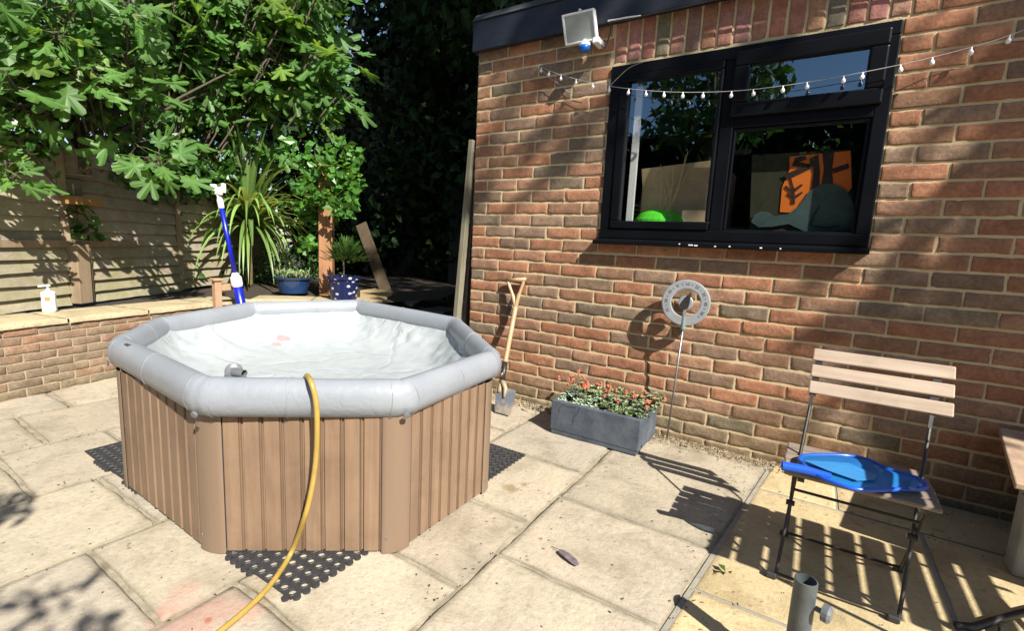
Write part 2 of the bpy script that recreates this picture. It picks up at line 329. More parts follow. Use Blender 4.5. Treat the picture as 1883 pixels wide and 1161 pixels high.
def sheet(mb, x0, x1, y0, y1, z, nx, ny, amp, right=None, clip=None):
    vs = []; fs = []
    for j in range(ny+1):
        for i in range(nx+1):
            yy = y0+(y1-y0)*j/ny; xe = right(yy) if right else x1; xx = x0+(xe-x0)*i/nx
            vs.append((xx, yy, z+mn.noise(Vector((xx*18, yy*18, 2)))*amp))
    for j in range(ny):
        for i in range(nx): fs.append((j*(nx+1)+i, j*(nx+1)+i+1, (j+1)*(nx+1)+i+1, (j+1)*(nx+1)+i))
    mb.add(vs, fs)
sheet(jm, -2.3, 0, -5.0, .6, -.0085, 150, 200, .003, right=lambda y: bound(y)+.0)
kind(jm.build('patio_joints', m_joint, smooth=True), 'structure')
G = .0075
def stint():
    k = U(.9, 1.06); return random.choice([(.368*k, .318*k, .240*k), (.350*k, .306*k, .240*k), (.378*k, .328*k, .247*k), (.350*k, .300*k, .230*k)])
cols = [(-2.4, -1.94, [-4.6, -3.4, -2.6, -2.0, -1.2, -.6, .1]), (-1.94, -1.41, [-4.6, -3.6, -2.9, -2.3, -1.72, -1.15, -.5, .1]), (-1.41, -.895, [-4.6, -3.8, -3.1, -2.55, -1.94, -1.33, -.7, .1]),
        (-.895, -.357, [-4.6, -4.0, -3.3, -2.65, -2.11, -1.74, -1.1, -.5, .1]), (-.357, .165, [-4.6, -3.7, -3.0, -2.42, -1.927, -1.4, -.8, -.2, .1]),
        (.165, .655, [-4.6, -3.9, -3.2, -2.62, -2.11, -1.6, -1.05, -.5, -.10]), (.655, 1.185, [-4.6, -3.7, -3.05, -2.5, -1.925, -1.567, -1.16, -.69, -.10]), (1.185, 9, [-4.6, -3.7, -2.9, -2.3, -1.82, -1.375, -.93, -.09])]
pm = MB()
for x0, x1, ys in cols:
    for a, b_ in zip(ys[:-1], ys[1:]):
        near = b_ > -2.9
        slab_piece(pm, x0+G, x1-G, a+G, b_-G, 0, stint(), 15 if near else 9, right=(lambda y: bound(y)-.014) if x1 == 9 else None)
kind(pm.build('patio', m_slab, smooth=True), 'structure')
yj = MB(); vs = []
for j in range(41):
    y = -5+(5-.0)*j/40
    for i in range(11): vs.append((bound(y)-.004+(4.2-bound(y))*i/10, y, -.0045))
yj.add(vs, [(j*11+i, j*11+i+1, (j+1)*11+i+1, (j+1)*11+i) for j in range(40) for i in range(10)])
kind(yj.build('paving_joints', m_yjoint, smooth=True), 'structure')
ym = MB()
def ypiece(x0, x1, y0, y1, lb=False):
    k = U(.92, 1.06); t = (.44*k, .35*k, .20*k)
    vs = []; n = 12; A = [0, .012, .04]+[.04+.92*i/(n-4) for i in range(1, n-4)]+[.96, .988, 1]; sd = U(0, 99); m_ = len(A); zt = U(-.001, .001)
    for j in range(m_):
        for i in range(m_):
            y = y0+(y1-y0)*A[j]; xa = bound(y)+.012 if lb else x0; x = xa+(x1-xa)*A[i]; e = min(i, j, m_-1-i, m_-1-j)
            vs.append((x+(mn.noise(Vector((y*14, sd, 1)))*.002 if i in (0, m_-1) else 0), y+(mn.noise(Vector((x*14, sd, 1)))*.002 if j in (0, m_-1) else 0), zt+mn.noise(Vector((x*5, y*5, sd)))*.0015-(0 if e > 0 else .003)))
    fs = [(j*m_+i, j*m_+i+1, (j+1)*m_+i+1, (j+1)*m_+i) for j in range(m_-1) for i in range(m_-1)]
    ym.cur = t; ym.add(vs, fs); ym.cur = (1, 1, 1)
for (x0, x1, y0, y1, lb) in [(0, 2.395, -1.158, -.345, True), (0, 2.14, -.335, -.015, True), (2.15, 2.97, -.335, -.015, False), (2.41, 3.2, -.98, -.345, False), (2.41, 3.2, -1.75, -.99, False),
                             (0, 2.20, -1.65, -1.17, True), (2.212, 2.398, -1.65, -1.17, False), (0, 2.0, -2.3, -1.665, True), (2.012, 2.9, -2.3, -1.765, False), (0, 2.5, -3.0, -2.315, True), (2.51, 3.6, -3.0, -2.315, False), (0, 2.2, -3.9, -3.015, True), (2.212, 3.4, -3.9, -3.015, False), (2.98, 3.8, -.335, -.015, False), (3.215, 4.1, -1.2, -.345, False), (3.215, 4.1, -2.3, -1.21, False)]:
    ypiece(x0, x1, y0, y1, lb)
kind(ym.build('paving', m_yslab, smooth=True), 'structure')
# gravel and litter against the wall
m_grav = M('gravel_bits', (0.308, 0.2541, 0.1771), (0.1848, 0.1463, 0.0924), .9, scale=40, bump_=.3, tint=True); gv = MB()
sheet(gv, .1, 2.3, -.11, .004, -.006, 60, 6, .006)
for _ in range(1500):
    x = U(.35, 2.0); y = -abs(random.gauss(0, .05))-.008
    if x < .85: y *= 1.5
    if y < -.19: continue
    r = U(.003, .0085); h = Vector((U(.5, 1), U(.5, 1), U(.4, .8)))*r; q = Quaternion((U(-1, 1), U(-1, 1), U(-1, 1), U(-1, 1))).normalized(); c = Vector((x, y, r*.4)); k = U(.5, 1.5); gv.cur = (k, k*.95, k*.9)
    P = [Vector((1, 0, 0)), Vector((-1, 0, 0)), Vector((0, 1, 0)), Vector((0, -1, 0)), Vector((0, 0, 1)), Vector((0, 0, -1))]
    gv.add([c+q @ Vector((p.x*h.x, p.y*h.y, p.z*h.z)) for p in P], [(0, 2, 4), (2, 1, 4), (1, 3, 4), (3, 0, 4), (2, 0, 5), (1, 2, 5), (3, 1, 5), (0, 3, 5)])
gv.cur = (1, 1, 1); kind(gv.build('gravel', m_grav), 'stuff', 'loose gravel and dry leaf litter along the foot of the brick wall', 'gravel')

# ================================================================== BUILDING
Z0 = 2.1223; HB = .07207; X, Yv, Zv = Vector((1, 0, 0)), Vector((0, 1, 0)), Vector((0, 0, 1)); NY = Vector((0, -1, 0))
WX0, WX1, WZ0, WZ1 = .905, 2.137, 1.052, 1.968
bld = thing('brick_building', 'red brick flat roofed outbuilding with black fascia and black framed window', 'building', (0, 0, 0))
bw = MB(); XR = 3.7
for k in range(-2, 30):
    zt = Z0-HB*k; zb = zt-HB; z0, z1 = zb+.0062, zt-.0062
    if z0 > 2.30: continue
    ph = .22 if k % 2 else .1075
    edges = [0.0]; x = ph
    while x < XR: edges.append(x); x += .225
    edges.append(XR); g = max(0, min(.9, (.26-zb)*3.2))
    zc = (zt+zb)/2
    for a, b_ in zip(edges[:-1], edges[1:]):
        a2 = a+(.005 if a > 0 else 0)+U(-.0015, .0015); b2 = b_-.005+U(-.0015, .0015); segs = [(a2, b2)]
        if WZ0-.02 < zc < WZ1+.012: lo, hi = WX0-.006, WX1+.006
        elif WZ1+.012 <= zc: lo, hi = WX0-.004, 2.165
        else: lo = hi = None
        if lo is not None:
            segs = []
            if a2 < lo: segs.append((a2, min(b2, lo)))
            if b2 > hi: segs.append((max(a2, hi), b2))
        for s0, s1 in segs:
            if s1-s0 < .028: continue
            lay_brick(bw, Vector((0, 0, 0)), X, Zv, NY, s0, s1, z0, z1, .014, bcol(g*U(.6, 1)), nx=13 if s0 < 3 else 5, nz=5)
x = WX0+.002; BRS = [(0.320, 0.140, 0.096), (0.352, 0.176, 0.128), (0.288, 0.144, 0.104), (0.240, 0.152, 0.112), (0.336, 0.180, 0.136), (0.176, 0.152, 0.112)]
while x < 2.15:
    c = random.choice(BRS); lay_brick(bw, Vector((0, 0, 0)), Zv, X, NY, 1.987, 2.192, x+.005, x+.068, .014, tuple(v*U(.9, 1.15) for v in c), nz=5); x += .0738
bw.build('brick_face', m_brick, bld, smooth=True)
mw = MB()
def rectsheet(mb, x0, x1, z0, z1, y):
    nx = max(1, int((x1-x0)/.03)); nz = max(1, int((z1-z0)/.03)); vs = []
    for j in range(nz+1):
        for i in range(nx+1):
            a = x0+(x1-x0)*i/nx; c = z0+(z1-z0)*j/nz; vs.append((a, y+mn.noise(Vector((a*30, c*30, 0)))*.0012, c))
    mb.add(vs, [(j*(nx+1)+i, j*(nx+1)+i+1, (j+1)*(nx+1)+i+1, (j+1)*(nx+1)+i) for j in range(nz) for i in range(nx)])
YM = .0042
rectsheet(mw, .003, WX0+.004, -.06, 2.3, YM); rectsheet(mw, WX1-.004, XR, -.06, 2.3, YM); rectsheet(mw, WX0+.004, WX1-.004, -.06, WZ0, YM); rectsheet(mw, WX0+.004, WX1-.004, WZ1+.004, 2.3, YM)
mw.build('mortar', m_mortar, bld, smooth=True)
wl = MB()    # structural shell: side walls, back, inner leaf, floor
wl.box((.05, 1.5, 1.1), (.08, 2.9, 2.36)); wl.box((XR+.05, 1.5, 1.1), (.09, 2.96, 2.36)); wl.box((1.85, 2.99, 1.1), (3.7, .08, 2.36)); wl.build('side_wall', M('rear_brick', (0.154, 0.077, 0.0539)), bld)
iw = MB(); iw.box((.50, .10, 1.1), (.79, .16, 2.3)); iw.box((2.92, .10, 1.1), (1.55, .16, 2.3)); iw.box((1.52, .10, .5), (1.23, .16, 1.07)); iw.box((1.52, .10, 2.12), (1.23, .16, .29)); iw.box((1.85, 1.5, -.01), (3.5, 2.8, .02)); iw.box((1.85, 1.5, 2.29), (3.5, 2.8, .02)); iw.box((1.85, 2.93, 1.1), (3.5, .02, 2.3))
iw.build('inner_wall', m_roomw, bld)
rf = MB(); rf.box((1.86, 1.48, 2.345), (3.76, 3.0, .05)); rf.build('roof', m_felt, bld)
fa = MB(); fa.box((1.85, -.035, 2.262), (3.72, .04, .172)); fa.box((-.012, 1.50, 2.262), (.024, 3.0, .17)); fa.build('fascia', m_fascia, bld, bevel=.004)
dr = MB(); dr.prism([(-.016, -.064, 2.349), (3.72, -.064, 2.349), (3.72, -.02, 2.402), (-.016, -.02, 2.402)], (0, .05, .008)); dr.build('felt_edge', m_felt, bld, bevel=.005)
# window
wn = MB()
def ring(mb, x0, x1, z0, z1, t, y0, y1, tb=None, tt=None, tr=None):
    tb = tb or t; tt = tt or t; tr = tr or t
    mb.box(((x0+x1)/2, (y0+y1)/2, z0+tb/2), (x1-x0, y1-y0, tb)); mb.box(((x0+x1)/2, (y0+y1)/2, z1-tt/2), (x1-x0, y1-y0, tt))
    mb.box((x0+t/2, (y0+y1)/2, (z0+z1+tb-tt)/2), (t, y1-y0, z1-z0-tb-tt)); mb.box((x1-tr/2, (y0+y1)/2, (z0+z1+tb-tt)/2), (tr, y1-y0, z1-z0-tb-tt))
ring(wn, WX0, WX1, WZ0+.004, WZ1, .055, -.012, .06)
wn.box((1.513, .024, 1.51), (.062, .070, .80)); wn.box((1.815, .024, 1.622), (.54, .068, .05))
win = wn.build('window', m_black, bld, bevel=.005)
sa = MB(); ring(sa, .962, 1.480, 1.112, 1.912, .052, -.020, .03, tb=.042, tt=.036, tr=.020); sa.build('casement', m_black, win, bevel=.007)
aw = MB(); ring(aw, 1.527, 2.105, 1.642, 1.938, .066, -.034, .02); aw.build('top_sash', m_black, win, bevel=.008)
rb = MB(); ring(rb, 1.546, 2.080, 1.106, 1.596, .012, -.004, .03); rb.build('glazing_bead', m_black, win, bevel=.003)
g1 = MB(); g1.add([(1.0200, 0.006, 1.1445), (1.4600, 0.006, 1.1445), (1.4600, 0.006, 1.8795), (1.0200, 0.006, 1.8795)], [(0, 1, 2, 3)]); g1.build('pane', m_glass, win)
g1 = MB(); g1.add([(1.5900, -0.012, 1.7040), (2.0420, -0.012, 1.7040), (2.0420, -0.012, 1.8760), (1.5900, -0.012, 1.8760)], [(0, 1, 2, 3)]); g1.build('pane', m_glass, win)
g1 = MB(); g1.add([(1.5555, 0.012, 1.1145), (2.0705, 0.012, 1.1145), (2.0705, 0.012, 1.5895), (1.5555, 0.012, 1.5895)], [(0, 1, 2, 3)]); g1.build('pane', m_glass, win)
si = MB(); si.prism([(.885, -.058, 1.024), (.885, -.058, 1.044), (.885, .0, 1.058), (.885, .0, 1.024)], (1.255, 0, 0)); sill = si.build('sill', m_black, win, bevel=.003)
ch = MB()
for x_, l in ((1.36, .006), (1.415, .022), (1.44, .016), (1.53, .008), (1.595, .007), (1.73, .01), (1.81, .006)):
    ch = MB(); ch.box((x_, -.0592, 1.035+U(-.003, .004)), (l, .0016, .006)); ch.build('chipped_paint', m_white, sill)
# things behind the glass
m_card = M('cardboard', (.60, .45, .29), (.52, .38, .23), .9, scale=6, bump_=.05); m_gcap = M('green_plastic', (.12, .75, .04), (.10, .68, .04), .4, bump_=0)
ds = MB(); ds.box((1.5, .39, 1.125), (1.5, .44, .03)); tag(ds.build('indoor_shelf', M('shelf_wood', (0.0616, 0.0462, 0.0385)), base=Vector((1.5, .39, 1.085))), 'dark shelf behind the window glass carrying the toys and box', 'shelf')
cb = thing('cardboard_box', 'brown cardboard box standing inside behind the left window pane', 'box', (1.33, .36, 1.1))
c1 = MB(); c1.box((1.30, .27, 1.285), (.46, .20, .29)); c1.build('carton', m_card, cb, bevel=.003)
c1 = MB(); c1.beam((1.07, .162, 1.40), (1.53, .162, 1.435), .012, .11, (0, -.2, 1)); c1.build('flap', m_card, cb)
hc = MB(); hc.lathe([(.155, 0), (.150, .03), (.130, .06), (.092, .085), (.04, .098), (.001, .1)], (1.180, .225, 1.142), seg=28); hc.box((1.23, .14, 1.148), (.12, .10, .008)); tag(hc.build('toy_cap', m_gcap, smooth=False, base=Vector((1.165, .2, 1.1))), 'bright green plastic dome like a cap on the inner sill', 'toy')
rs = MB()
for i in range(9):
    a = Vector((1.19+U(-.05, .06), .13, 1.11)); b_ = Vector((1.24+U(-.07, .09), .14, 1.40+U(0, .16))); m2 = (a+b_)/2+Vector((U(-.03, .03), 0, 0)); rs.tube(smooth_path([a, m2, b_], 4), .0022, 4)
tag(rs.build('raffia_bundle', M('raffia', (.75, .58, .33), rough=.7, bump_=0), base=Vector((1.2, .26, 1.1))), 'loose strands of pale raffia standing behind the left pane', 'raffia')
cr = MB()
for k in range(5): cr.box((1.06, .24, 1.152+k*.026), (.10, .10, .010))
for dx in (-.045, 0, .045): cr.box((1.06+dx, .24, 1.21), (.010, .104, .135))
tag(cr.build('slatted_crate', M('crate_wood', (0.1925, 0.1463, 0.0616), rough=.8, bump_=0), base=Vector((1.06, .24, 1.1))), 'small slatted crate in the lower left corner of the window', 'crate')
rt = MB(); rt.lathe([(.02, 0), (.022, .012), (.012, .02), (.014, .034), (.002, .046)], (1.07, .22, 1.282), seg=10); tag(rt.build('red_toy', M('red_plastic', (.45, .03, .02), rough=.4, bump_=0), base=Vector((1.07, .22, 1.24))), 'small red toy on top of the slatted crate indoors', 'toy')
cu = MB(); cu.box((1.045, .07, 1.5), (.035, .02, .74)); tag(cu.build('curtain_strip', m_white, base=Vector((1.045, .07, 1.13))), 'narrow white blind edge at the left side of the window', 'blind')
lt = MB(); lt.box((1.42, .9, 1.66), (.22, .05, .03)); tag(lt.build('pale_rack', m_white, base=Vector((1.42, .9, 1.66))), 'pale horizontal bar hanging deep in the dark room', 'rack')
# painted board
PYb = .085
def pq(x, y, o=0): return wal(x, y, PYb-o)
pt = thing('painted_board', 'painted board of an orange sunset with black trees and grey dinosaur', 'painting', wal(1470, 425, PYb))
b_ = MB(); b_.prism([pq(1383, 285), pq(1566, 274), pq(1572, 432), pq(1378, 428)], (0, .012, 0)); b_.build('board', M('dark_green_paint', (0.016, 0.022, 0.009), (0.04, 0.032, 0.013), .8, scale=12, bump_=.1), pt)
b_ = MB(); b_.prism([pq(1434, 390, .004), pq(1438, 345, .004), pq(1452, 312, .004), pq(1452, 288, .004), pq(1564, 277, .004), pq(1566, 345, .004), pq(1540, 380, .004), pq(1480, 392, .004)], (0, .002, 0)); b_.build('sunset', M('orange_paint', (.80, .19, .012), (.75, .16, .01), .6, scale=6, bump_=.05), pt)
b_ = MB()
for L in ([(1491, 355), (1496, 318), (1488, 292), (1505, 283), (1508, 316), (1506, 355)], [(1509, 350), (1515, 312), (1512, 280), (1534, 280), (1530, 312), (1533, 350)], [(1440, 322), (1490, 300), (1494, 308), (1448, 330)], [(1460, 296), (1490, 302), (1488, 310), (1456, 305)], [(1530, 310), (1560, 300), (1562, 309), (1532, 319)], [(1463, 300), (1484, 293), (1480, 286), (1460, 290)],
          [(1455, 375), (1457, 345), (1461, 345), (1462, 375)], [(1442, 344), (1446, 341), (1458, 352), (1457, 357)], [(1459, 348), (1474, 338), (1476, 341), (1461, 354)], [(1446, 357), (1449, 355), (1458, 362), (1457, 366)], [(1461, 360), (1475, 352), (1476, 355), (1462, 366)], [(1456, 346), (1452, 328), (1455, 327), (1460, 346)]):
    b_.prism([pq(x, y, .0075) for x, y in L], (0, .0015, 0))
b_.build('tree_silhouette', M('black_paint', (0.0385, 0.0154, 0.00924), rough=.6, bump_=0), pt)
b_ = MB(); b_.prism([pq(x, y, .0105) for x, y in [(1381, 408), (1388, 394), (1402, 388), (1415, 391), (1425, 398), (1450, 393), (1470, 378), (1488, 352), (1510, 338), (1535, 338), (1556, 350), (1570, 375), (1571, 424), (1480, 426), (1450, 412), (1420, 417), (1395, 418)]], (0, .002, 0)); b_.build('dinosaur', M('teal_grey_paint', (0.06, 0.105, 0.1), (0.04, 0.07, 0.066), .7, scale=16, bump_=.1), pt)
b_ = MB()
for L in ([(1489, 412), (1496, 392), (1506, 378), (1508, 380), (1500, 394), (1493, 413)], [(1489, 412), (1515, 418), (1545, 414), (1545, 417), (1515, 421), (1488, 415)]): b_.prism([pq(x, y, .0125) for x, y in L], (0, .001, 0))
b_.build('outline', M('line_paint', (0.00924, 0.0154, 0.0154), bump_=0), pt)

# ================================================================== floodlight, cable, string lights
fl = thing('floodlight', 'white square floodlight with blue sensor mounted under the black fascia', 'lamp', (.745, -.06, 2.16))
fT = [Vector((.640, -.125, 2.232)), Vector((.828, -.125, 2.232)), Vector((.842, -.085, 2.088)), Vector((.654, -.085, 2.088))]
fn = (fT[1]-fT[0]).cross(fT[3]-fT[0]).normalized(); fn = fn if fn.y < 0 else -fn; cF = sum(fT, Vector())/4
def inset(P, k): c = sum(P, Vector())/4; return [c+(p-c)*k for p in P]
b_ = MB(); a_ = inset(fT, 1.0); i1 = inset(fT, .86); bk = [p-fn*.035 for p in inset(fT, .97)]; bk2 = [p-fn*.065 for p in inset(fT, .55)]
vs = a_+i1+[p-fn*.008 for p in i1]+bk+bk2
b_.add(vs, [(i, (i+1) % 4, 4+(i+1) % 4, 4+i) for i in range(4)]+[(4+i, 4+(i+1) % 4, 8+(i+1) % 4, 8+i) for i in range(4)]+[((i+1) % 4, i, 12+i, 12+(i+1) % 4) for i in range(4)]+[(12+(i+1) % 4, 12+i, 16+i, 16+(i+1) % 4) for i in range(4)]+[(19, 18, 17, 16), (8, 9, 10, 11)])
b_.build('housing', m_white, fl, bevel=.004)
b_ = MB(); P = [p-fn*.004 for p in inset(fT, .845)]; b_.prism(P, -fn*.002); b_.build('lens', M('frosted_lens', (0.308, 0.3388, 0.3234), (0.385, 0.4081, 0.385), .25, scale=14, bump_=.1), fl)
b_ = MB(); b_.box((.835, -.045, 2.088), (.035, .09, .028)); b_.build('bracket', m_white, fl, bevel=.003); b_ = MB(); b_.box((.745, -.105, 2.238), (.012, .03, .018)); b_.build('lug', m_white, fl, bevel=.003)
b_ = MB(); b_.lathe([(.030, 0), (.031, .012), (.022, .016)], (.772, -.085, 2.068), seg=20); b_.box((.772, -.085, 2.088), (.014, .014, .03)); b_.build('sensor_collar', m_white, fl)
b_ = MB(); b_.lathe([(.006, -.036), (.020, -.030), (.030, -.016), (.030, 0)], (.772, -.085, 2.069), seg=20); b_.build('sensor', M('blue_sensor', (0.0077, 0.1001, 0.4235), rough=.25, bump_=0), fl, smooth=True)
b_ = MB(); b_.tube(smooth_path([(.84, -.05, 2.10), (.862, -.04, 2.062), (.875, -.03, 2.085), (.885, -.02, 2.14), (.90, -.062, 2.175)], 6), .004, 6); b_.build('lead', m_steel, fl, smooth=True)
cb_ = MB(); cb_.tube(smooth_path([(.90, -.062, 2.172), (1.02, -.062, 2.166), (1.12, -.064, 2.168), (1.3, -.06, 2.17), (1.6, -.062, 2.172), (2.2, -.06, 2.173), (3.6, -.06, 2.175)], 8), .0045, 6)
tag(cb_.build('cable', m_steel, smooth=True, base=Vector((.9, -.06, 2.17))), 'thin black cable clipped along the bottom edge of the fascia', 'cable')
wc = MB(); wc.tube(smooth_path([(.885, -.060, 2.182), (.93, -.064, 2.178), (1.0, -.064, 2.176), (1.06, -.062, 2.170)], 6), .0045, 6); tag(wc.build('cable_end', m_white, smooth=True, base=Vector((.9, -.06, 2.18))), 'short white cable tail beside the floodlight', 'cable')
st = thing('string_lights', 'string of small white globe bulbs looped across the window', 'lights', (.47, -.05, 2.03))
sp = [(.474, -.02, 2.028), (.56, -.04, 1.982), (.70, -.05, 1.925), (.917, -.055, 1.855), (1.213, -.06, 1.789), (1.529, -.062, 1.752), (1.83, -.06, 1.752), (2.145, -.055, 1.778), (2.355, -.035, 1.816), (2.456, -.03, 1.842), (2.62, -.03, 1.90), (2.85, -.03, 2.0)]
m_wire = M('pale_wire', (0.4235, 0.385, 0.385), rough=.5, bump_=0); spth = smooth_path(sp, 10)
b_ = MB(); b_.tube(spth, .0016, 5); b_.tube(smooth_path([(.474, -.02, 2.02), (.52, -.015, 1.97), (.58, -.012, 1.93), (.66, -.012, 1.87), (.75, -.02, 1.852), (.80, -.03, 1.86)], 6), .0014, 4); b_.tube(smooth_path([(.92, -.055, 1.855), (.965, -.045, 1.90), (1.02, -.04, 1.94), (1.09, -.035, 1.958)], 6), .0014, 4); b_.build('wire', m_wire, st, smooth=True)
m_bulb = M('frosted_bulb', (.85, .84, .86), (.8, .8, .85), .25, bump_=0)
bul = [.476, .539, .625, .724, .82, .915, 1.02, 1.122, 1.214, 1.319, 1.416, 1.531, 1.627, 1.735, 1.832, 1.944, 2.038, 2.147, 2.25, 2.358, 2.456, 2.58, 2.7]
for x in bul:
    p = min(spth, key=lambda q: abs(q.x-x)); t = Vector((U(-.15, .15), U(-.2, .1), -1)).normalized()
    b_ = MB(); b_.lathe([(.0025, 0), (.003, .009), (.0045, .011), (.0077, .015), (.0086, .021), (.0067, .027), (.0022, .030)], p, t, 10); b_.build('bulb', m_bulb, st, smooth=True)

# ================================================================== HOT TUB
rimc = [Vector((-.280, -1.850, .508)), Vector((.500, -1.908, .508)), Vector((.932, -1.556, .508)), Vector((.896, -1.020, .510)), Vector((.31, -.535, .525)), Vector((-.57, -.46, .530)), Vector((-.84, -1.03, .528)), Vector((-.60, -1.595, .518))]
skp = [Vector((-.212, -1.893, 0)), Vector((.478, -1.910, 0)), Vector((.940, -1.572, 0)), Vector((.938, -1.066, 0)), Vector((.335, -.515, 0)), Vector((-.585, -.435, 0)), Vector((-.845, -1.03, 0)), Vector((-.585, -1.625, 0))]
tub = thing('hot_tub', 'octagonal hot tub with brown plank sides and grey padded rim', 'hot tub', (.1, -1.2, 0))
def fillet(poly, r, n=6):
    out = []; N = len(poly)
    for i in range(N):
        p = poly[i]; a = (poly[i-1]-p); b = (poly[(i+1) % N]-p); la, lb = a.length, b.length; a.normalize(); b.normalize(); q = min(r, la*.4, lb*.4)
        A = p+a*q; B = p+b*q
        for k in range(n+1):
            t = k/n; out.append((A*(1-t)**2+p*2*t*(1-t)+B*t*t, i, t))
    return out
# rim: inflated tube with seams and dents at the corners
rp = fillet(rimc, .035, 8); dense = []
for i in range(len(rp)):
    p, ci, t = rp[i]; dense.append((p, 1-abs(t-.5)*2)); q = rp[(i+1) % len(rp)][0]
    if (q-p).length > .12:
        for k in range(1, 14): dense.append((p.lerp(q, k/14), 0))
mbr = MB(); SEG = 28; vs = []; fs = []; n = len(dense)
for i in range(n):
    p, cf = dense[i]; t = (dense[(i+1) % n][0]-dense[i-1][0]).normalized(); out_ = t.cross(Zv).normalized()
    for k in range(SEG):
        a = 2*math.pi*k/SEG; dirv = out_*math.cos(a)+Zv*math.sin(a); R = 1.0; far = max(0, p.z-.511); rh = .045-far*.1; rz = .060-far*.15
        if cf > .8: R -= .05
        R += mn.noise(Vector((p.x*5, p.y*5, a*1.2)))*.032+cf*mn.noise(Vector((p.x*40, p.y*40, a*3)))*.03
        if math.sin(a) < -.5: R *= .97
        vs.append(p+(out_*math.cos(a)*rh+Zv*math.sin(a)*rz)*R)
for i in range(n):
    j = (i+1) % n
    for k in range(SEG): l = (k+1) % SEG; fs.append((i*SEG+k, i*SEG+l, j*SEG+l, j*SEG+k))
mbr.add(vs, fs)
m, nt, b = base_mat('grey_vinyl'); c0 = coords(nt); n1 = noi(nt, c0, 6, 4); n2 = noi(nt, c0, 22, 5, .6, 1.2)
nt.links.new(ramp(nt, n1, [(.3, (.205, .222, .25)), (.7, (.245, .262, .287))]), b.inputs['Base Color']); b.inputs['Roughness'].default_value = .36; b.inputs['Specular IOR Level'].default_value = .5; bump(nt, b, n2, .32, .007); m_vinyl = m
rim = mbr.build('rim', m_vinyl, tub, smooth=True)
sk = MB()
for i in range(8):
    p, ci = rimc[i], i; a = (rimc[i-1]-p).normalized()+(rimc[(i+1) % 8]-p).normalized(); o_ = -a.normalized(); c = p+o_*.036+Vector((0, 0, -.038))
    e = MB(); e.lathe([(.003, .010), (.010, .009), (.011, .004), (.004, .003)], c, (o_+Vector((0, 0, -.3))), 14); e.build('eyelet', m_greyp, rim)
for i in range(8):     # welded seams round the tube, mid-face and at each corner
    for f_, rr in ((.42 if i % 2 else .5, .0016), (.045, .0012), (.955, .0012)):
        c = rimc[i].lerp(rimc[(i+1) % 8], f_); t = (rimc[(i+1) % 8]-rimc[i]).normalized(); o_ = t.cross(Zv).normalized(); far = max(0, c.z-.511); e = MB()
        e.tube([c+o_*math.cos(a)*(.0458-far*.1)+Zv*math.sin(a)*(.0608-far*.15)+t*.004*math.sin(a*3+i) for a in [2*math.pi*k/30 for k in range(30)]], rr*.6, 5, closed=True); e.build('seam', m_vinyl, rim, smooth=True)
mk = MB()
for k in range(5):     # small printed mark on the rim
    pa = rimc[0].lerp(rimc[1], .17+k*.011)+Vector((0, 0, 0)); t = (rimc[1]-rimc[0]).normalized(); o_ = t.cross(Zv)
    for (a0, a1) in ((62, 72),): 
        q = [pa+o_*math.cos(math.radians(a0))*.047+Zv*math.sin(math.radians(a0))*.061, pa+t*.007+o_*math.cos(math.radians(a0))*.047+Zv*math.sin(math.radians(a0))*.061, pa+t*.009+o_*math.cos(math.radians(a1+k*2))*.047+Zv*math.sin(math.radians(a1+k*2))*.061, pa+t*.002+o_*math.cos(math.radians(a1))*.047+Zv*math.sin(math.radians(a1))*.061]
        mk.add(q, [(0, 1, 2, 3)])
mk.build('printed_mark', M('mark_ink', (0.0462, 0.0539, 0.0616), bump_=0), rim)
# liner
lp = fillet([p-((p-Vector((.07, -1.2, p.z))).normalized()*.034) for p in rimc], .05, 6); lin = []
for i in range(len(lp)):
    p = lp[i][0]; q = lp[(i+1) % len(lp)][0]; m_ = max(1, int((q-p).length/.022)); lin += [p.lerp(q, k/m_) for k in range(m_)]
lm = MB(); cen = Vector((.07, -1.2, 0)); prof = [(1.0, .530), (.99, .505), (.98, .485), (.965, .465), (.945, .447), (.92, .430), (.89, .414), (.86, .401), (.82, .388), (.78, .378), (.73, .370), (.68, .364), (.62, .360), (.56, .357), (.50, .355), (.44, .354), (.37, .353), (.30, .352), (.22, .352), (.14, .352), (.05, .352)]
vs = []; n = len(lin)
for s_, z in prof:
    for k, p in enumerate(lin):
        q = cen+(Vector((p.x, p.y, 0))-cen)*s_; q.z = z; d = Vector((q.x-cen.x, q.y-cen.y, 0)).normalized(); f = min(1, (1-s_)*22)
        w1 = mn.noise(Vector((q.x*5, q.y*5, z*7)))*.010; w2 = (max(0, 1-abs(mn.noise(Vector((q.x*4+4+z*5, q.y*4+z*6, z*7))))*3.4))**2*.013; w3 = (max(0, 1-abs(mn.noise(Vector((q.x*9-z*8, q.y*9+z*8, z*9+5))))*3))**2*.005
        h = max(0, w1+.008+w2+w3)*f
        vs.append(q-d*h*(1 if z > .40 else .2)+Vector((0, 0, h*(.5 if z > .40 else .45))))
fs = [(j*n+k, (j+1)*n+k, (j+1)*n+(k+1) % n, j*n+(k+1) % n) for j in range(len(prof)-1) for k in range(n)]+[tuple((len(prof)-1)*n+k for k in range(n))[::-1]]
lm.add(vs, fs)
m, nt, b = base_mat('white_liner'); c0 = coords(nt); n2 = noi(nt, c0, 5, 4, .45, 2.5); pn = noi(nt, c0, 30, 4); c = ramp(nt, n2, [(.3, (.30, .33, .34)), (.6, (.355, .38, .39))])
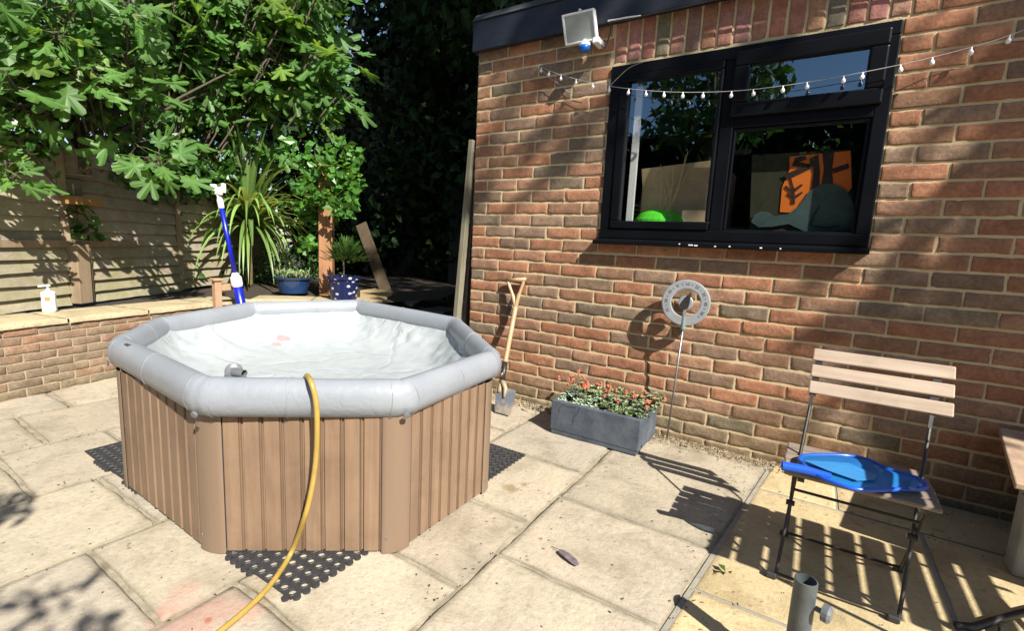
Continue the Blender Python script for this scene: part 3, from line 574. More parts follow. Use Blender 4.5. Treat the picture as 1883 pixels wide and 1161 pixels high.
for pos, r in ((Vector((-.60, -.98, .39)), .07), (Vector((-.55, -1.05, .38)), .05)):
    t = nn(nt, 'ShaderNodeTexCoord'); d = nn(nt, 'ShaderNodeVectorMath', operation='DISTANCE'); d.inputs[1].default_value = pos-Vector((.1, -1.2, 0)); nt.links.new(t.outputs['Object'], d.inputs[0]); s_ = nn(nt, 'ShaderNodeMath', operation='MULTIPLY_ADD'); nt.links.new(d.outputs['Value'], s_.inputs[0]); s_.inputs[1].default_value = -1/r; s_.inputs[2].default_value = .6
    ad = nn(nt, 'ShaderNodeMath', operation='ADD'); nt.links.new(s_.outputs[0], ad.inputs[0]); nt.links.new(pn, ad.inputs[1]); c = mixc(nt, ramp(nt, ad.outputs[0], [(.45, (0, 0, 0)), (.6, (.6, .6, .6))]), c, (.42, .17, .16))
nd = nn(nt, 'ShaderNodeTexNoise'); nd.inputs['Scale'].default_value = 3; nd.inputs['Detail'].default_value = 3; nt.links.new(c0, nd.inputs['Vector']); vm = nn(nt, 'ShaderNodeVectorMath', operation='MULTIPLY_ADD'); vm.inputs[1].default_value = (.45, .45, .45); nt.links.new(nd.outputs['Color'], vm.inputs[0]); nt.links.new(c0, vm.inputs[2])
ed = vor(nt, vm.outputs[0], 2.6, 'DISTANCE_TO_EDGE'); hh_ = ramp(nt, ed, [(0, (0, 0, 0)), (.05, (.45, .45, .45)), (.30, (.8, .8, .8)), (.7, (1, 1, 1))]); h2 = nn(nt, 'ShaderNodeMath', operation='MULTIPLY_ADD'); nt.links.new(n2, h2.inputs[0]); h2.inputs[1].default_value = .12; nt.links.new(hh_, h2.inputs[2])
nt.links.new(c, b.inputs['Base Color']); b.inputs['Roughness'].default_value = .4; b.inputs['Specular IOR Level'].default_value = .4; bump(nt, b, h2.outputs[0], .42, .016)
lm.build('liner', m, tub, smooth=True)
# plank panels with grooves and rounded corner strips
ZT = .462
for i in range(8):
    a = skp[i]; b2 = skp[(i+1) % 8]; d = (b2-a).normalized(); o_ = d.cross(Zv); L = (b2-a).length; c0_, c1_ = .050, L-.050; N = 8 if L < .6 else (9 if L < .72 else 12); pw = (c1_-c0_)/N
    pn_ = MB(); prof = []
    for k in range(N):
        x0 = c0_+pw*k; x1 = x0+pw
        for (xx, dd) in ((x0, -.009), (x0+.0035, -.009), (x0+.0045, 0), (x1-.0105, 0), (x1-.0098, -.006), (x1-.0066, -.006), (x1-.006, 0), (x1-.0045, 0), (x1-.0035, -.009)): prof.append((xx, dd, k))
    tn = [U(.9, 1.08) for _ in range(N)]; vs = []; 
    for z in (0.012, ZT):
        for (xx, dd, k) in prof: vs.append(a+d*xx+o_*dd+Zv*z)
    m_ = len(prof)
    for k in range(N): pass
    pn_.v = [tuple(v) for v in vs]; pn_.t = [(tn[k], tn[k], tn[k]) for _ in (0, 1) for (_, _, k) in prof]; pn_.f = [(j, j+1, m_+j+1, m_+j) for j in range(m_-1)]
    pn_.build('panel', m_skirt, tub)
    # corner strip around vertex b2
    e = (skp[(i+2) % 8]-b2).normalized(); oe = e.cross(Zv); pts = [b2-d*.051+o_*.001]
    A = b2-d*.046; B = b2+e*.046
    for k in range(9): t = k/8; pts.append(A*(1-t)**2+b2*2*t*(1-t)+B*t*t+(o_*(1-t)+oe*t).normalized()*.0035)
    pts.append(b2+e*.051+oe*.001)
    cs = MB(); m_ = len(pts); cs.add([p+Zv*.004 for p in pts]+[p+Zv*ZT for p in pts], [(j, j+1, m_+j+1, m_+j) for j in range(m_-1)]); s0 = cs.build('corner_strip', m_corner, tub, smooth=True)
    sc = MB(); sc.lathe([(.005, 0), (.004, .003), (.001, .004)], b2-d*.035+o_*.001+Zv*.055, o_, 8); sc.build('screw', m_galv, s0)
inn = MB(); q = [p-(p-Vector((.07, -1.2, 0))).normalized()*.012 for p in skp]; inn.add([p+Zv*.01 for p in q]+[p+Zv*(ZT-.02) for p in q], [(i, (i+1) % 8, 8+(i+1) % 8, 8+i) for i in range(8)]); inn.build('inner_wall', m_rubber, tub)
# inlet pipe inside
ip = gnd(430, 683, .385); vdir = (CAM-ip); vdir.z = .35; vdir.normalize()
inl = MB(); inl.lathe([(.001, -.006), (.036, -.006), (.036, .005), (.028, .009), (.028, .013), (.019, .016), (.019, .02)], ip, vdir, 24); fit = inl.build('inlet_flange', m_greyp, tub, smooth=False)
pp = MB(); side = RX*1.0+vdir*.35+Vector((0, 0, -.12)); side.normalize(); pp.tube([ip+vdir*.018, ip+vdir*.028+side*.018, ip+vdir*.032+side*.055], [.0165, .016, .0155], 14, cap=False); pp.build('inlet_pipe', m_greyp, fit, smooth=True)

# hose
fa_, fb_ = skp[1], skp[2]; fd = (fb_-fa_).normalized(); fo = fd.cross(Zv)
def onface(x, y, off): return pln(x, y, fa_+fo*off, fo)
hc_ = fa_+fd*((onface(566, 694, .01)-fa_).dot(fd))
hp = [hc_-fo*.24-fd*.16+Zv*.37, hc_-fo*.13-fd*.095+Zv*.45, hc_-fo*.065-fd*.045+Zv*.528, hc_-fo*.028-fd*.018+Zv*.566, hc_+fo*.010+Zv*.578, onface(572, 704, .052), onface(579, 728, .063), onface(583, 765, .067), onface(582, 830, .060), onface(575, 890, .058), onface(561, 950, .070), gnd(537, 1014, .030), gnd(508, 1062, .012), gnd(470, 1106, .010), gnd(403, 1163, .010), gnd(300, 1235, .010), gnd(120, 1350, .010)]
hm = MB(); hm.tube(smooth_path(hp, 10), .0078, 12); tag(hm.build('hose', m_hose, smooth=True, base=gnd(470, 1106)), 'yellow garden hose hanging over the grey rim onto the patio', 'hose')

# rubber mats
def mat_obj(x0, x1, y0, y1, label, nx, ny, tabs):
    t = MB(); z0, z1 = .001, .0075; dx = (x1-x0)/nx; dy = (y1-y0)/ny; n = 8
    for i in range(nx):
        for j in range(ny):
            cx, cy = x0+dx*(i+.5), y0+dy*(j+.5); r = min(dx, dy)*.29; vs = []; sq = [(1, 0), (1, 1), (0, 1), (-1, 1), (-1, 0), (-1, -1), (0, -1), (1, -1)]
            for k in range(n):
                a = 2*math.pi*k/n; vs.append((cx+sq[k][0]*dx/2, cy+sq[k][1]*dy/2, z1))
            for (rr, zz) in ((r*1.6, z1), (r*1.45, z1+.002), (r*1.05, z1+.002), (r, z1), (r, z0)):
                for k in range(n):
                    a = 2*math.pi*k/n; vs.append((cx+rr*math.cos(a), cy+rr*math.sin(a), zz))
            t.add(vs, [(b*n+k, b*n+(k+1) % n, (b+1)*n+(k+1) % n, (b+1)*n+k) for b in range(5) for k in range(n)])
    for (p, q) in (((x0, y0), (x1, y0)), ((x1, y0), (x1, y1)), ((x1, y1), (x0, y1)), ((x0, y1), (x0, y0))): t.add([(*p, 0.001), (*q, 0.001), (*q, z1), (*p, z1)], [(0, 1, 2, 3)])
    for side in tabs:
        L = (x1-x0) if side in 'SN' else (y1-y0); m_ = int(L/.028)
        for k in range(m_):
            if (k//5) % 2 == 0 and side != 'E': continue
            f = (k+.5)/m_; c = {'S': (x0+L*f, y0-.006), 'N': (x0+L*f, y1+.006), 'E': (x1+.006, y0+L*f), 'W': (x0-.006, y0+L*f)}[side]
            t.lathe([(.011, 0), (.011, .008)], (c[0], c[1], .002), seg=8)
    o = t.build('rubber_mat', m_rubber, base=Vector(((x0+x1)/2, (y0+y1)/2, 0))); return tag(o, label, 'mat', 'rubber mats under the hot tub')
mat_obj(.10, .853, -1.882, -1.295, 'black holed rubber mat under the hot tub where the hose crosses its corner', 20, 16, 'SE')
mat_obj(-.655, .088, -1.882, -1.295, 'black rubber mat sticking out left of the hot tub', 20, 16, 'S')
mat_obj(.118, .882, -1.285, -.70, 'black rubber mat sticking out right of the hot tub towards the brick wall', 20, 16, 'E')

# ================================================================== SPADE
sd = thing('spade', 'garden spade with ash handle leaning on the brick wall beside the tub', 'spade', (.46, -.25, 0))
T0 = wal(948, 565, -.055); T1 = pln(928, 672, (0, -.20, 0), (0, 1, 0)); Tt0, Tt1 = wal(934, 516, -.03), wal(964, 514, -.03)
b_ = MB(); b_.tube(smooth_path([T1.lerp(T0, -.45), T1, T1.lerp(T0, .6), T0], 5), .0155, 12); b_.tube(smooth_path([T0, T0.lerp(Tt0, .4)+Vector((.004, 0, 0)), Tt0.lerp(T0, .25), Tt0], 5), [.013]*6+[.0105]*10, 10); b_.tube(smooth_path([T0, T0.lerp(Tt1, .4)-Vector((.004, 0, 0)), Tt1.lerp(T0, .25), Tt1], 5), [.013]*6+[.0105]*10, 10)
b_.build('shaft', m_ash, sd, smooth=True)
b_ = MB(); dd = (Tt1-Tt0).normalized(); b_.tube([Tt0-dd*.012, Tt1+dd*.012], .0125, 12); b_.build('grip', m_ash, sd, smooth=True)
B0 = pln(913, 760, (0, -.33, 0), (0, 1, 0)); B1 = pln(936, 700, (0, -.27, 0), (0, 1, 0))
bt = gnd(914, 759, .012); bl = gnd(934, 757, .012); tp = pln(924, 698, bt, (0, 1, 0)); ax = (T1-bt).normalized()
K = T1.lerp(bt, .38)
b_ = MB(); b_.tube([T1+(T1-K).normalized()*.02, K], [.0175, .0155], 12); b_.build('socket', m_steel, sd, smooth=True)
xb = Vector((1, 0, 0)); yb = ax.cross(xb).normalized(); hb = (K-bt).length*.86
def bp(u, v, d=0): return bt+Vector((.035, 0, 0))+ax*v*hb+xb*u+yb*(d+.35*u*u)
b_ = MB(); vs = []; nu = 7
for v in (0, .12, .4, .7, .97, 1.0):
    for k in range(nu):
        wv = .068-(.012*(1-v)) if v > .1 else .050; vs.append(bp((k/(nu-1)*2-1)*wv, v))
fs = [(j*nu+k, j*nu+k+1, (j+1)*nu+k+1, (j+1)*nu+k) for j in range(5) for k in range(nu-1)]; b_.add(vs, fs); b_.add([Vector(v)+yb*.003 for v in vs], [f[::-1] for f in fs])
b_.build('blade', M('worn_blade', (0.154, 0.1694, 0.2002), (0.3234, 0.2772, 0.2156), .5, .3, scale=14, bs=80, bump_=.2, pos=(.45, .6)), sd, smooth=True)
b_ = MB(); b_.tube([K+ax*.01, bp(0, .98, -.006), bp(0, .62, -.006)], [.016, .013, .006], 10); b_.build('strap', M('muddy_steel', (0.3465, 0.2772, 0.1848), (0.2695, 0.231, 0.1694), .7, scale=20), sd, smooth=True)

# ================================================================== PLANTER
pl_ = thing('trough_planter', 'slate grey stone trough standing on the patio by the brick wall', 'planter', (1.09, -.225, 0))
b_ = MB(); x0, x1, y0, y1, zt = .848, 1.335, -.370, -.080, .186
def trough(mb, x0, x1, y0, y1, z0, z1, t, zi):
    O = [(x0, y0), (x1, y0), (x1, y1), (x0, y1)]; I = [(x0+t, y0+t), (x1-t, y0+t), (x1-t, y1-t), (x0+t, y1-t)]; vs = [(p[0], p[1], z0) for p in O]+[(p[0], p[1], z1) for p in O]+[(p[0], p[1], z1) for p in I]+[(p[0], p[1], zi) for p in I]
    mb.add(vs, [(3, 2, 1, 0)]+[(i, (i+1) % 4, 4+(i+1) % 4, 4+i) for i in range(4)]+[(4+i, 4+(i+1) % 4, 8+(i+1) % 4, 8+i) for i in range(4)]+[(8+i, 8+(i+1) % 4, 12+(i+1) % 4, 12+i) for i in range(4)]+[(12, 13, 14, 15)])
trough(b_, x0, x1, y0, y1, .022, zt, .026, .12); b_.build('body', m_slate, pl_, bevel=.006)
b_ = MB(); b_.box((1.09, -.330, .0125), (.470, .075, .025)); b_.box((1.09, -.115, .0125), (.470, .066, .025)); b_.build('foot', m_slate, pl_, bevel=.004)
b_ = MB()
for L in ([(.92, .178), (.90, .15), (.895, .12)], [(.92, .178), (.945, .165), (.99, .172)], [(1.015, .178), (1.00, .14), (.985, .12), (.978, .07)], [(1.06, .16), (1.09, .13), (1.085, .11)]):
    b_.tube([(x, -.3703, z) for x, z in L], .0011, 5)
b_.build('crack', M('crack_dark', (0.0231, 0.02772, 0.0385), bump_=0), pl_)
b_ = MB(); sheet(b_, x0+.02, x1-.02, y0+.02, y1-.02, .158, 24, 14, .012); b_.build('compost', m_soil, pl_, smooth=True)
fp = thing('flowering_plants', 'low grey green plants with orange flowers filling the slate trough', 'plants', (1.09, -.225, .16))
lf = MB(); fw = MB(); sm = MB()
def leafq(mb, p, d, up, L, w_, tint, fold=.25):
    d = d.normalized(); s_ = d.cross(up)
    if s_.length < 1e-3: s_ = d.orthogonal()
    s_.normalize(); nrm = s_.cross(d); mb.cur = tint
    mb.add([p, p+d*L*.45+s_*w_/2+nrm*fold*w_, p+d*L, p+d*L*.45-s_*w_/2+nrm*fold*w_], [(0, 1, 2), (0, 2, 3)]); mb.cur = (1, 1, 1)
def rv(): 
    while True:
        v = Vector((U(-1, 1), U(-1, 1), U(-1, 1)))
        if .05 < v.length < 1: return v.normalized()
for _ in range(230):
    x = U(x0+.02, x1+.03); y = U(y0+.02, y1); fr = (y-y0)/(y1-y0); h = .165+.055*fr*U(.6, 1.4)+(.01 if x > 1.25 else 0); c = Vector((x, y, h)); k = U(.75, 1.25); pale = 1.25 if x < 1.08 and fr < .5 else .9
    for q in range(9):
        a = U(0, 6.28); e = U(.2, 1.1); d = Vector((math.cos(a)*math.cos(e), math.sin(a)*math.cos(e), math.sin(e))); t = k*pale*U(.85, 1.15); leafq(lf, c, d, Zv, U(.014, .026), U(.010, .016), (t, t, t*(1.05 if pale > 1 else .75)))
for _ in range(34):
    fw = MB(); sm = MB(); x = U(x0-.005, x1+.05); y = U(y0+.07, y1+.005); z = U(.20, .275)+(.02 if x < 1.0 else 0); c = Vector((x, y, z)); sm.tube([(x+U(-.02, .02), y-.01, .17), c], .0015, 4)
    for q in range(random.randint(4, 8)):
        cc = c+rv()*.008; fw.lathe([(.002, -.004), (.0065, 0), (.007, .004), (.002, .007)], cc, rv(), 6)
    sm.build('stem', m_stem, fw.build('flower', m_flow, fp))
lf.build('leaves', m_succ, fp)

# ================================================================== DIAL THERMOMETER ON A STAKE
dt = thing('garden_thermometer', 'round grey dial thermometer on a thin metal stake against the bricks', 'thermometer', (1.391, -.048, 0))
dc = Vector((1.423, -.075, .745)); dn = Vector((.10, -1, .10)).normalized(); du = (Zv-dn*Zv.dot(dn)).normalized(); dx_ = du.cross(dn)*-1; dx_ = Vector((1, 0, 0)) if dx_.x == 0 else dx_ * (1 if dx_.x > 0 else -1)
b_ = MB(); b_.lathe([(.070, -.006), (.070, .004), (.075, .006), (.112, .006), (.117, .004), (.117, -.006), (.070, -.006)], dc, dn, 48, cap=False); b_.build('dial_ring', M('dial_grey', (0.2, 0.21, 0.22), (0.24, 0.25, 0.26), .45, scale=20, bump_=.03), dt)
b_ = MB(); b_.lathe([(.036, -.005), (.036, .003), (.033, .005), (.001, .005)], dc, dn, 28); b_.build('hub', M('hub_grey', (0.231, 0.2618, 0.2926), rough=.4, bump_=0), dt)
b_ = MB()
def dp(r, a, o): return dc+(dx_*math.sin(a)+du*math.cos(a))*r+dn*o
b_.prism([dp(.062, .38, .009), dp(.030, .75, .009), dp(.020, 1.6, .009), dp(.030, 2.6, .009), dp(.045, 3.5, .009), dp(.026, 4.2, .009), dp(.016, 5.2, .009), dp(.034, .05, .009)], dn*.003); b_.build('pointer', m_steel, dt)
b_ = MB(); b_.beam(dc-du*.030+dn*.004, dc-du*.135, .014, .010, dn); b_.lathe([(.006, 0), (.012, .012), (.010, .06), (.009, .08)], dc-du*.145, du, 12); b_.build('ferrule', M('ferrule_green', (0.1694, 0.2079, 0.2002), rough=.5, bump_=0), dt)
b_ = MB(); b_.tube([Vector((1.391, -.048, -.02)), dc-du*.14], .0045, 8); b_.build('stake', m_galv, dt, smooth=True)
def text_mesh(body, size):
    cu = bpy.data.curves.new('t', 'FONT'); cu.body = body; cu.size = size; cu.align_x = 'CENTER'; cu.align_y = 'CENTER'; ob = bpy.data.objects.new('t', cu); COL.objects.link(ob); dg = bpy.context.evaluated_depsgraph_get(); me = bpy.data.meshes.new_from_object(ob.evaluated_get(dg)); bpy.data.objects.remove(ob); return me
nm = MB()
for i, tx in enumerate(['30', '20', '10', '0', '10', '20', '30', '40', '50']):
    a = math.radians(-118+i*29.5); me = text_mesh(tx, .021); r_ = dx_*math.cos(a)-du*math.sin(a); u_ = dx_*math.sin(a)+du*math.cos(a); c = dp(.094, a, .0072)
    nm.add([c+r_*v.co.x+u_*v.co.y for v in me.vertices], [tuple(p.vertices) for p in me.polygons])
    a2 = a+math.radians(14.7); r_ = dx_*math.cos(a2)-du*math.sin(a2); u_ = dx_*math.sin(a2)+du*math.cos(a2); c = dp(.094, a2, .0072); nm.add([c-r_*.0012-u_*.005, c+r_*.0012-u_*.005, c+r_*.0012+u_*.005, c-r_*.0012+u_*.005], [(0, 1, 2, 3)])
nm.build('scale_numbers', M('dial_ink', (0.0539, 0.05775, 0.06545), bump_=0), dt)

# ================================================================== FOLDING CHAIR
chr_ = thing('folding_chair', 'folding bistro chair with pale wooden slats and black steel frame', 'chair', (2.12, -.83, 0))
XL, XRr = 1.985, 2.300
def fy(z): return -.967+z*.52            # long legs from front foot up to backrest
b_ = MB(); FL, FR = Vector((1.960, -.967, .012)), Vector((2.262, -.967, .012)); TL, TRr = Vector((2.004, -.624, .676)), Vector((2.316, -.624, .676))
def long_leg(f, t):
    pts = [f, f.lerp(t, .46), f.lerp(t, .70), t]; return pts
for f, t in ((FL, TL), (FR, TRr)):
    l = MB(); l.tube(smooth_path([f, f.lerp(t, .3), f.lerp(t, .46), f.lerp(t, .735)], 4), .0052, 8); l.beam(f.lerp(t, .735), f.lerp(t, .79), .010, .006, (0, 1, .5)); l.beam(f.lerp(t, .785), t, .020, .005, (0, 1, -.5)); l.build('long_leg', m_steel, chr_, smooth=False)
    s_ = MB(); s_.box(f+Vector((-.012, -.004, -.002)), (.030, .018, .018)); s_.build('rubber_foot', m_rubber, chr_, bevel=.004)
RL, RR_ = Vector((1.977, -.690, .012)), Vector((2.300, -.690, .012)); SL, SR = Vector((1.972, -.935, .338)), Vector((2.285, -.935, .338))
for f, t in ((RL, SL), (RR_, SR)):
    l = MB(); l.tube([f, f.lerp(t, .5), t], .0052, 8); l.build('short_leg', m_steel, chr_)
    s_ = MB(); s_.box(f+Vector((-.006, .006, -.002)), (.026, .018, .018)); s_.build('rubber_foot', m_rubber, chr_, bevel=.004)
for a, c in ((FL+Vector((0, 0, .006)), FR+Vector((0, 0, .006))), (RL+Vector((0, 0, .006)), RR_+Vector((0, 0, .006))), (RL.lerp(SL, .78), RR_.lerp(SR, .78))):
    l = MB(); l.tube([a, c], .0048, 8); l.build('crossbar', m_steel, chr_)
pv = MB()
for f, t, f2, t2 in ((FL, TL, RL, SL), (FR, TRr, RR_, SR)):
    c = f.lerp(t, .30); pv = MB(); pv.tube([c-X*.012, c+X*.012], .009, 8); pv.build('pivot', m_steel, chr_)
for k, zc in enumerate((.664, .612, .560)):
    yy = fy(zc)+.006; s_ = MB(); cx = 2.168-.0*k; s_.box((cx, yy-.018, zc), (.372, .013, .043), Matrix.Rotation(math.radians(27), 3, 'X').inverted()); s_.build('back_slat', m_slat, chr_, bevel=.004)
for k in range(5):
    y = -.938+k*.056; s_ = MB(); s_.box((2.128, y, .346), (.375-.004*abs(k-2), .047, .014)); s_.build('seat_slat', m_seat, chr_, bevel=.004)
s_ = MB(); s_.box((1.990, -.826, .333), (.018, .27, .010)); s_.build('seat_rail', m_steel, chr_); s_ = MB(); s_.box((2.275, -.826, .333), (.018, .27, .010)); s_.build('seat_rail', m_steel, chr_)

# ================================================================== POOL NET on the chair seat
pnet = thing('skimmer_net', 'blue plastic pool leaf net lying across the chair seat', 'net', gnd(1570, 875, .36))
ol = [(1464, 846), (1472, 838), (1500, 836), (1555, 837), (1598, 846), (1636, 864), (1690, 880), (1708, 893), (1700, 902), (1640, 903), (1580, 903), (1530, 889), (1490, 870)]
op = [gnd(x, y, .368) for x, y in ol]; oc = sum(op, Vector())/len(op); op = [oc+(p-oc)*.95 for p in op]; cl = smooth_path(op+[op[0]], 5)[:-1]
b_ = MB(); b_.tube(cl, .0065, 8, closed=True); b_.build('frame', m_blue, pnet, smooth=True)
cc = sum(cl, Vector())/len(cl); nb = MB(); vs = [cc+Vector((0, 0, .012))]; RG = 6; N = len(cl)
for r in range(1, RG+1):
    for p in cl: q = cc.lerp(p, r/RG); q.z += .014*(1-(r/RG)**2)+mn.noise(q*22)*.006*(1-r/RG*.8); vs.append(q)
fs = [(0, 1+k, 1+(k+1) % N) for k in range(N)]+[(1+(r-1)*N+k, 1+r*N+k, 1+r*N+(k+1) % N, 1+(r-1)*N+(k+1) % N) for r in range(1, RG) for k in range(N)]
nb.add(vs, fs)
m, nt, b = base_mat('net_mesh'); b.inputs['Base Color'].default_value = (.02, .22, .62, 1); b.inputs['Roughness'].default_value = .4; tr = nn(nt, 'ShaderNodeBsdfTransparent'); tr.inputs[0].default_value = (.35, .65, .95, 1); tl = nn(nt, 'ShaderNodeBsdfTranslucent'); tl.inputs[0].default_value = (.03, .3, .7, 1); mx = nn(nt, 'ShaderNodeMixShader'); mx2 = nn(nt, 'ShaderNodeMixShader'); mx.inputs[0].default_value = .3; mx2.inputs[0].default_value = .2
nt.links.new(b.outputs[0], mx.inputs[1]); nt.links.new(tl.outputs[0], mx.inputs[2]); nt.links.new(mx.outputs[0], mx2.inputs[1]); nt.links.new(tr.outputs[0], mx2.inputs[2]); nt.links.new(mx2.outputs[0], nt.nodes['Material Output'].inputs[0]); m_net = m
nb.build('mesh_bag', m_net, pnet, smooth=True)
b_ = MB(); b_.prism([gnd(1478, 848, .379), gnd(1560, 853, .383), gnd(1613, 876, .381), gnd(1608, 884, .381), gnd(1575, 885, .381), gnd(1520, 866, .381)], (0, 0, .002)); b_.build('net_panel', M('pale_mesh', (0.035, 0.21, 0.46), (0.025, 0.16, 0.4), .5, scale=40, stretch=(.2, 3, 1), bump_=.2), pnet)
b_ = MB(); b_.tube([gnd(1438, 857, .372), gnd(1480, 865, .372), gnd(1528, 878, .370)], [.0135, .0135, .011], 14, cap=False); b_.tube([gnd(1440, 857.3, .372), gnd(1470, 863, .372)], .010, 12, cap=True); b_.build('handle', m_blue, pnet, smooth=True)
b_ = MB(); b_.beam(gnd(1684, 887, .382), gnd(1676, 899, .382), .012, .006); b_.build('clip', M('light_blue', (0.0308, 0.1925, 0.5775), rough=.3, bump_=0), pnet)

# ================================================================== PARASOL BASE POLE
pb = thing('parasol_base', 'upright grey steel parasol tube with a clamp knob', 'parasol base', (2.016, -1.372, 0)); P0 = Vector((2.016, -1.372, 0)); PT = .272
m_pgrey = M('grey_steel_tube', (0.06545, 0.077, 0.0847), (0.1001, 0.1116, 0.1155), .5, .25, scale=18, bs=90, bump_=.08)
b_ = MB(); b_.lathe([(.0235, 0.02), (.0235, PT), (.0205, PT+.001), (.0200, PT-.06), (.0200, PT-.12)], P0, Zv, 28, cap=False); b_.build('tube', m_pgrey, pb, smooth=False)
b_ = MB(); b_.lathe([(.11, .0), (.11, .012), (.10, .02), (.03, .03), (.024, .032)], P0, Zv, 32); b_.build('base_plate', m_galv, pb)
kd = Vector((.90, -.25, 0)).normalized(); kz = P0+Zv*(PT-.055)
b_ = MB(); b_.tube([kz+kd*.02, kz+kd*.04], .006, 8); b_.lathe([(.010, 0), (.0185, .002), (.0195, .014), (.014, .020), (.001, .021)], kz+kd*.036, kd, 12); b_.build('clamp_knob', m_greyp, pb)

# ================================================================== BENCH / STONE BLOCK AT THE RIGHT EDGE
bn = thing('stone_bench', 'low bench of a weathered slab on a pale block at the right edge', 'bench', (2.85, -.35, 0))
b_ = MB(); b_.prism([(2.640, -.012, .352), (2.520, -.660, .352), (3.35, -.74, .352), (3.45, -.012, .352)], (0, 0, .020)); b_.build('slab', M('weathered_top', (0.385, 0.2772, 0.1925), (0.2772, 0.1848, 0.1232), .8, scale=26, bs=60, bump_=.4, stretch=(1, .5, 1)), bn, bevel=.004)
b_ = MB(); b_.box((2.82, -.44, .165), (.42, .085, .33)); b_.build('block', M('pale_concrete', (0.3542, 0.3542, 0.3311), (0.2618, 0.2618, 0.2387), .85, scale=9, bs=80, bump_=.4), bn, bevel=.008)
b_ = MB(); b_.box((2.95, -.10, .165), (.42, .085, .33)); b_.build('block', M('pale_concrete_rear', (0.3542, 0.3542, 0.3311), (0.2618, 0.2618, 0.2387), .85, scale=9, bs=80, bump_=.4), bn, bevel=.008)
lw = MB(); c = Vector((2.605, -.53, .335))
for q in range(9):
    d = Vector((U(-1, -.1), U(-.8, .5), U(-.35, .25))); k = U(.5, .9); leafq(lw, c+Vector((U(-.01, .05), U(-.05, .05), U(-.01, .004))), d, Zv, U(.05, .09), U(.025, .035), (k, k, k))
tag(lw.build('small_weed', m_green, base=c), 'small dark green leaves poking out below the bench slab', 'plant')
# slatted table standing just outside the frame
tb = thing('slatted_table', 'folding slatted garden table, black foot bar showing bottom right', 'table', (2.9, -1.1, 0))
for k in range(9):
    s_ = MB(); s_.box((2.555+k*.090, -1.09, .75), (.064, .44, .016)); s_.build('top_slat', m_slat, tb, bevel=.003)
for y in (-1.24, -.94):
    s_ = MB(); s_.beam((2.50, y, .735), (3.33, y, .735), .012, .014); s_.build('top_rail', m_steel, tb)
f1, f2 = Vector((2.392, -.93, .016)), Vector((2.60, -.74, .05)); 
for (a, c) in (((2.60, -1.28, .72), (3.2, -1.28, .01)), ((3.25, -.90, .72), (2.62, -.90, .03))):
    s_ = MB(); s_.tube([a, c], .008, 8); s_.build('leg', m_steel, tb)
s_ = MB(); s_.tube([gnd(1757, 1150, .018), gnd(1790, 1155, .016), gnd(1838, 1140, .022), gnd(1895, 1125, .03), gnd(2010, 1098, .03)], [.009, .011, .010, .010, .010], 8); s_.tube([gnd(1839, 1140, .022), gnd(1842, 1175, .016)], .006, 6); s_.build('foot_bar', m_steel, tb, smooth=True)

# ================================================================== FEATHER, LEAVES
ft = MB(); a = gnd(1014, 1008, .004); c = gnd(1063, 1044, .004); d = (c-a); s_ = d.normalized().cross(Zv); q = []
prf = [(0, .0008), (.3, .001), (.36, .010), (.6, .014), (.85, .013), (.97, .008), (1, .001)]
vs = []; 
for t, w_ in prf: p = a+d*t+Zv*(.004+.010*math.sin(t*3)); vs += [p+s_*w_, p+Zv*.002, p-s_*w_]
ft.add(vs, [(3*i, 3*i+1, 3*i+4, 3*i+3) for i in range(6)]+[(3*i+1, 3*i+2, 3*i+5, 3*i+4) for i in range(6)])
tag(ft.build('feather', M('feather_grey', (0.077, 0.0539, 0.06545), (0.154, 0.1232, 0.1309), .6, scale=40, bump_=.1), base=a), 'dark grey feather lying on a patio slab', 'feather')
fl_ = MB()
for q in range(3): leafq(fl_, gnd(1330+q*4, 1052, .006), Vector((U(-1, 1), U(-1, 1), .3)), Zv, .03, .022, (1.2, 1.0, .8), .3)
tag(fl_.build('fallen_leaf', m_green, base=gnd(1333, 1052)), 'curled green leaf fallen on the yellow paving', 'leaf')

cm_ = MB()
for _ in range(1300):
    x, y = U(-2.0, 3.0), U(-2.6, -.05)
    if U(0, 1) < .6:
        if x < 1.7: x = random.choice([-1.41, -.895, -.357, .165, .655, 1.185, 1.75])+random.gauss(0, .025)
        else: y = random.choice([-.34, -1.164, -.1])+random.gauss(0, .03)
    L = U(.002, .0055); a_ = U(0, 3.14); d = Vector((math.cos(a_), math.sin(a_), U(-.1, .2))); k = U(.5, 1.6); leafq(cm_, Vector((x, y, U(.002, .004))), d, Zv, L*U(1.5, 3), L, (k, k*.9, k*.7), .5)
kind(cm_.build('crumbs', M('crumb_brown', (0.077, 0.05775, 0.03465), (0.0462, 0.03465, 0.0231), .9, tint=True, bump_=0)), 'stuff', 'scattered crumbs of soil and dry plant bits on the paving', 'crumbs')
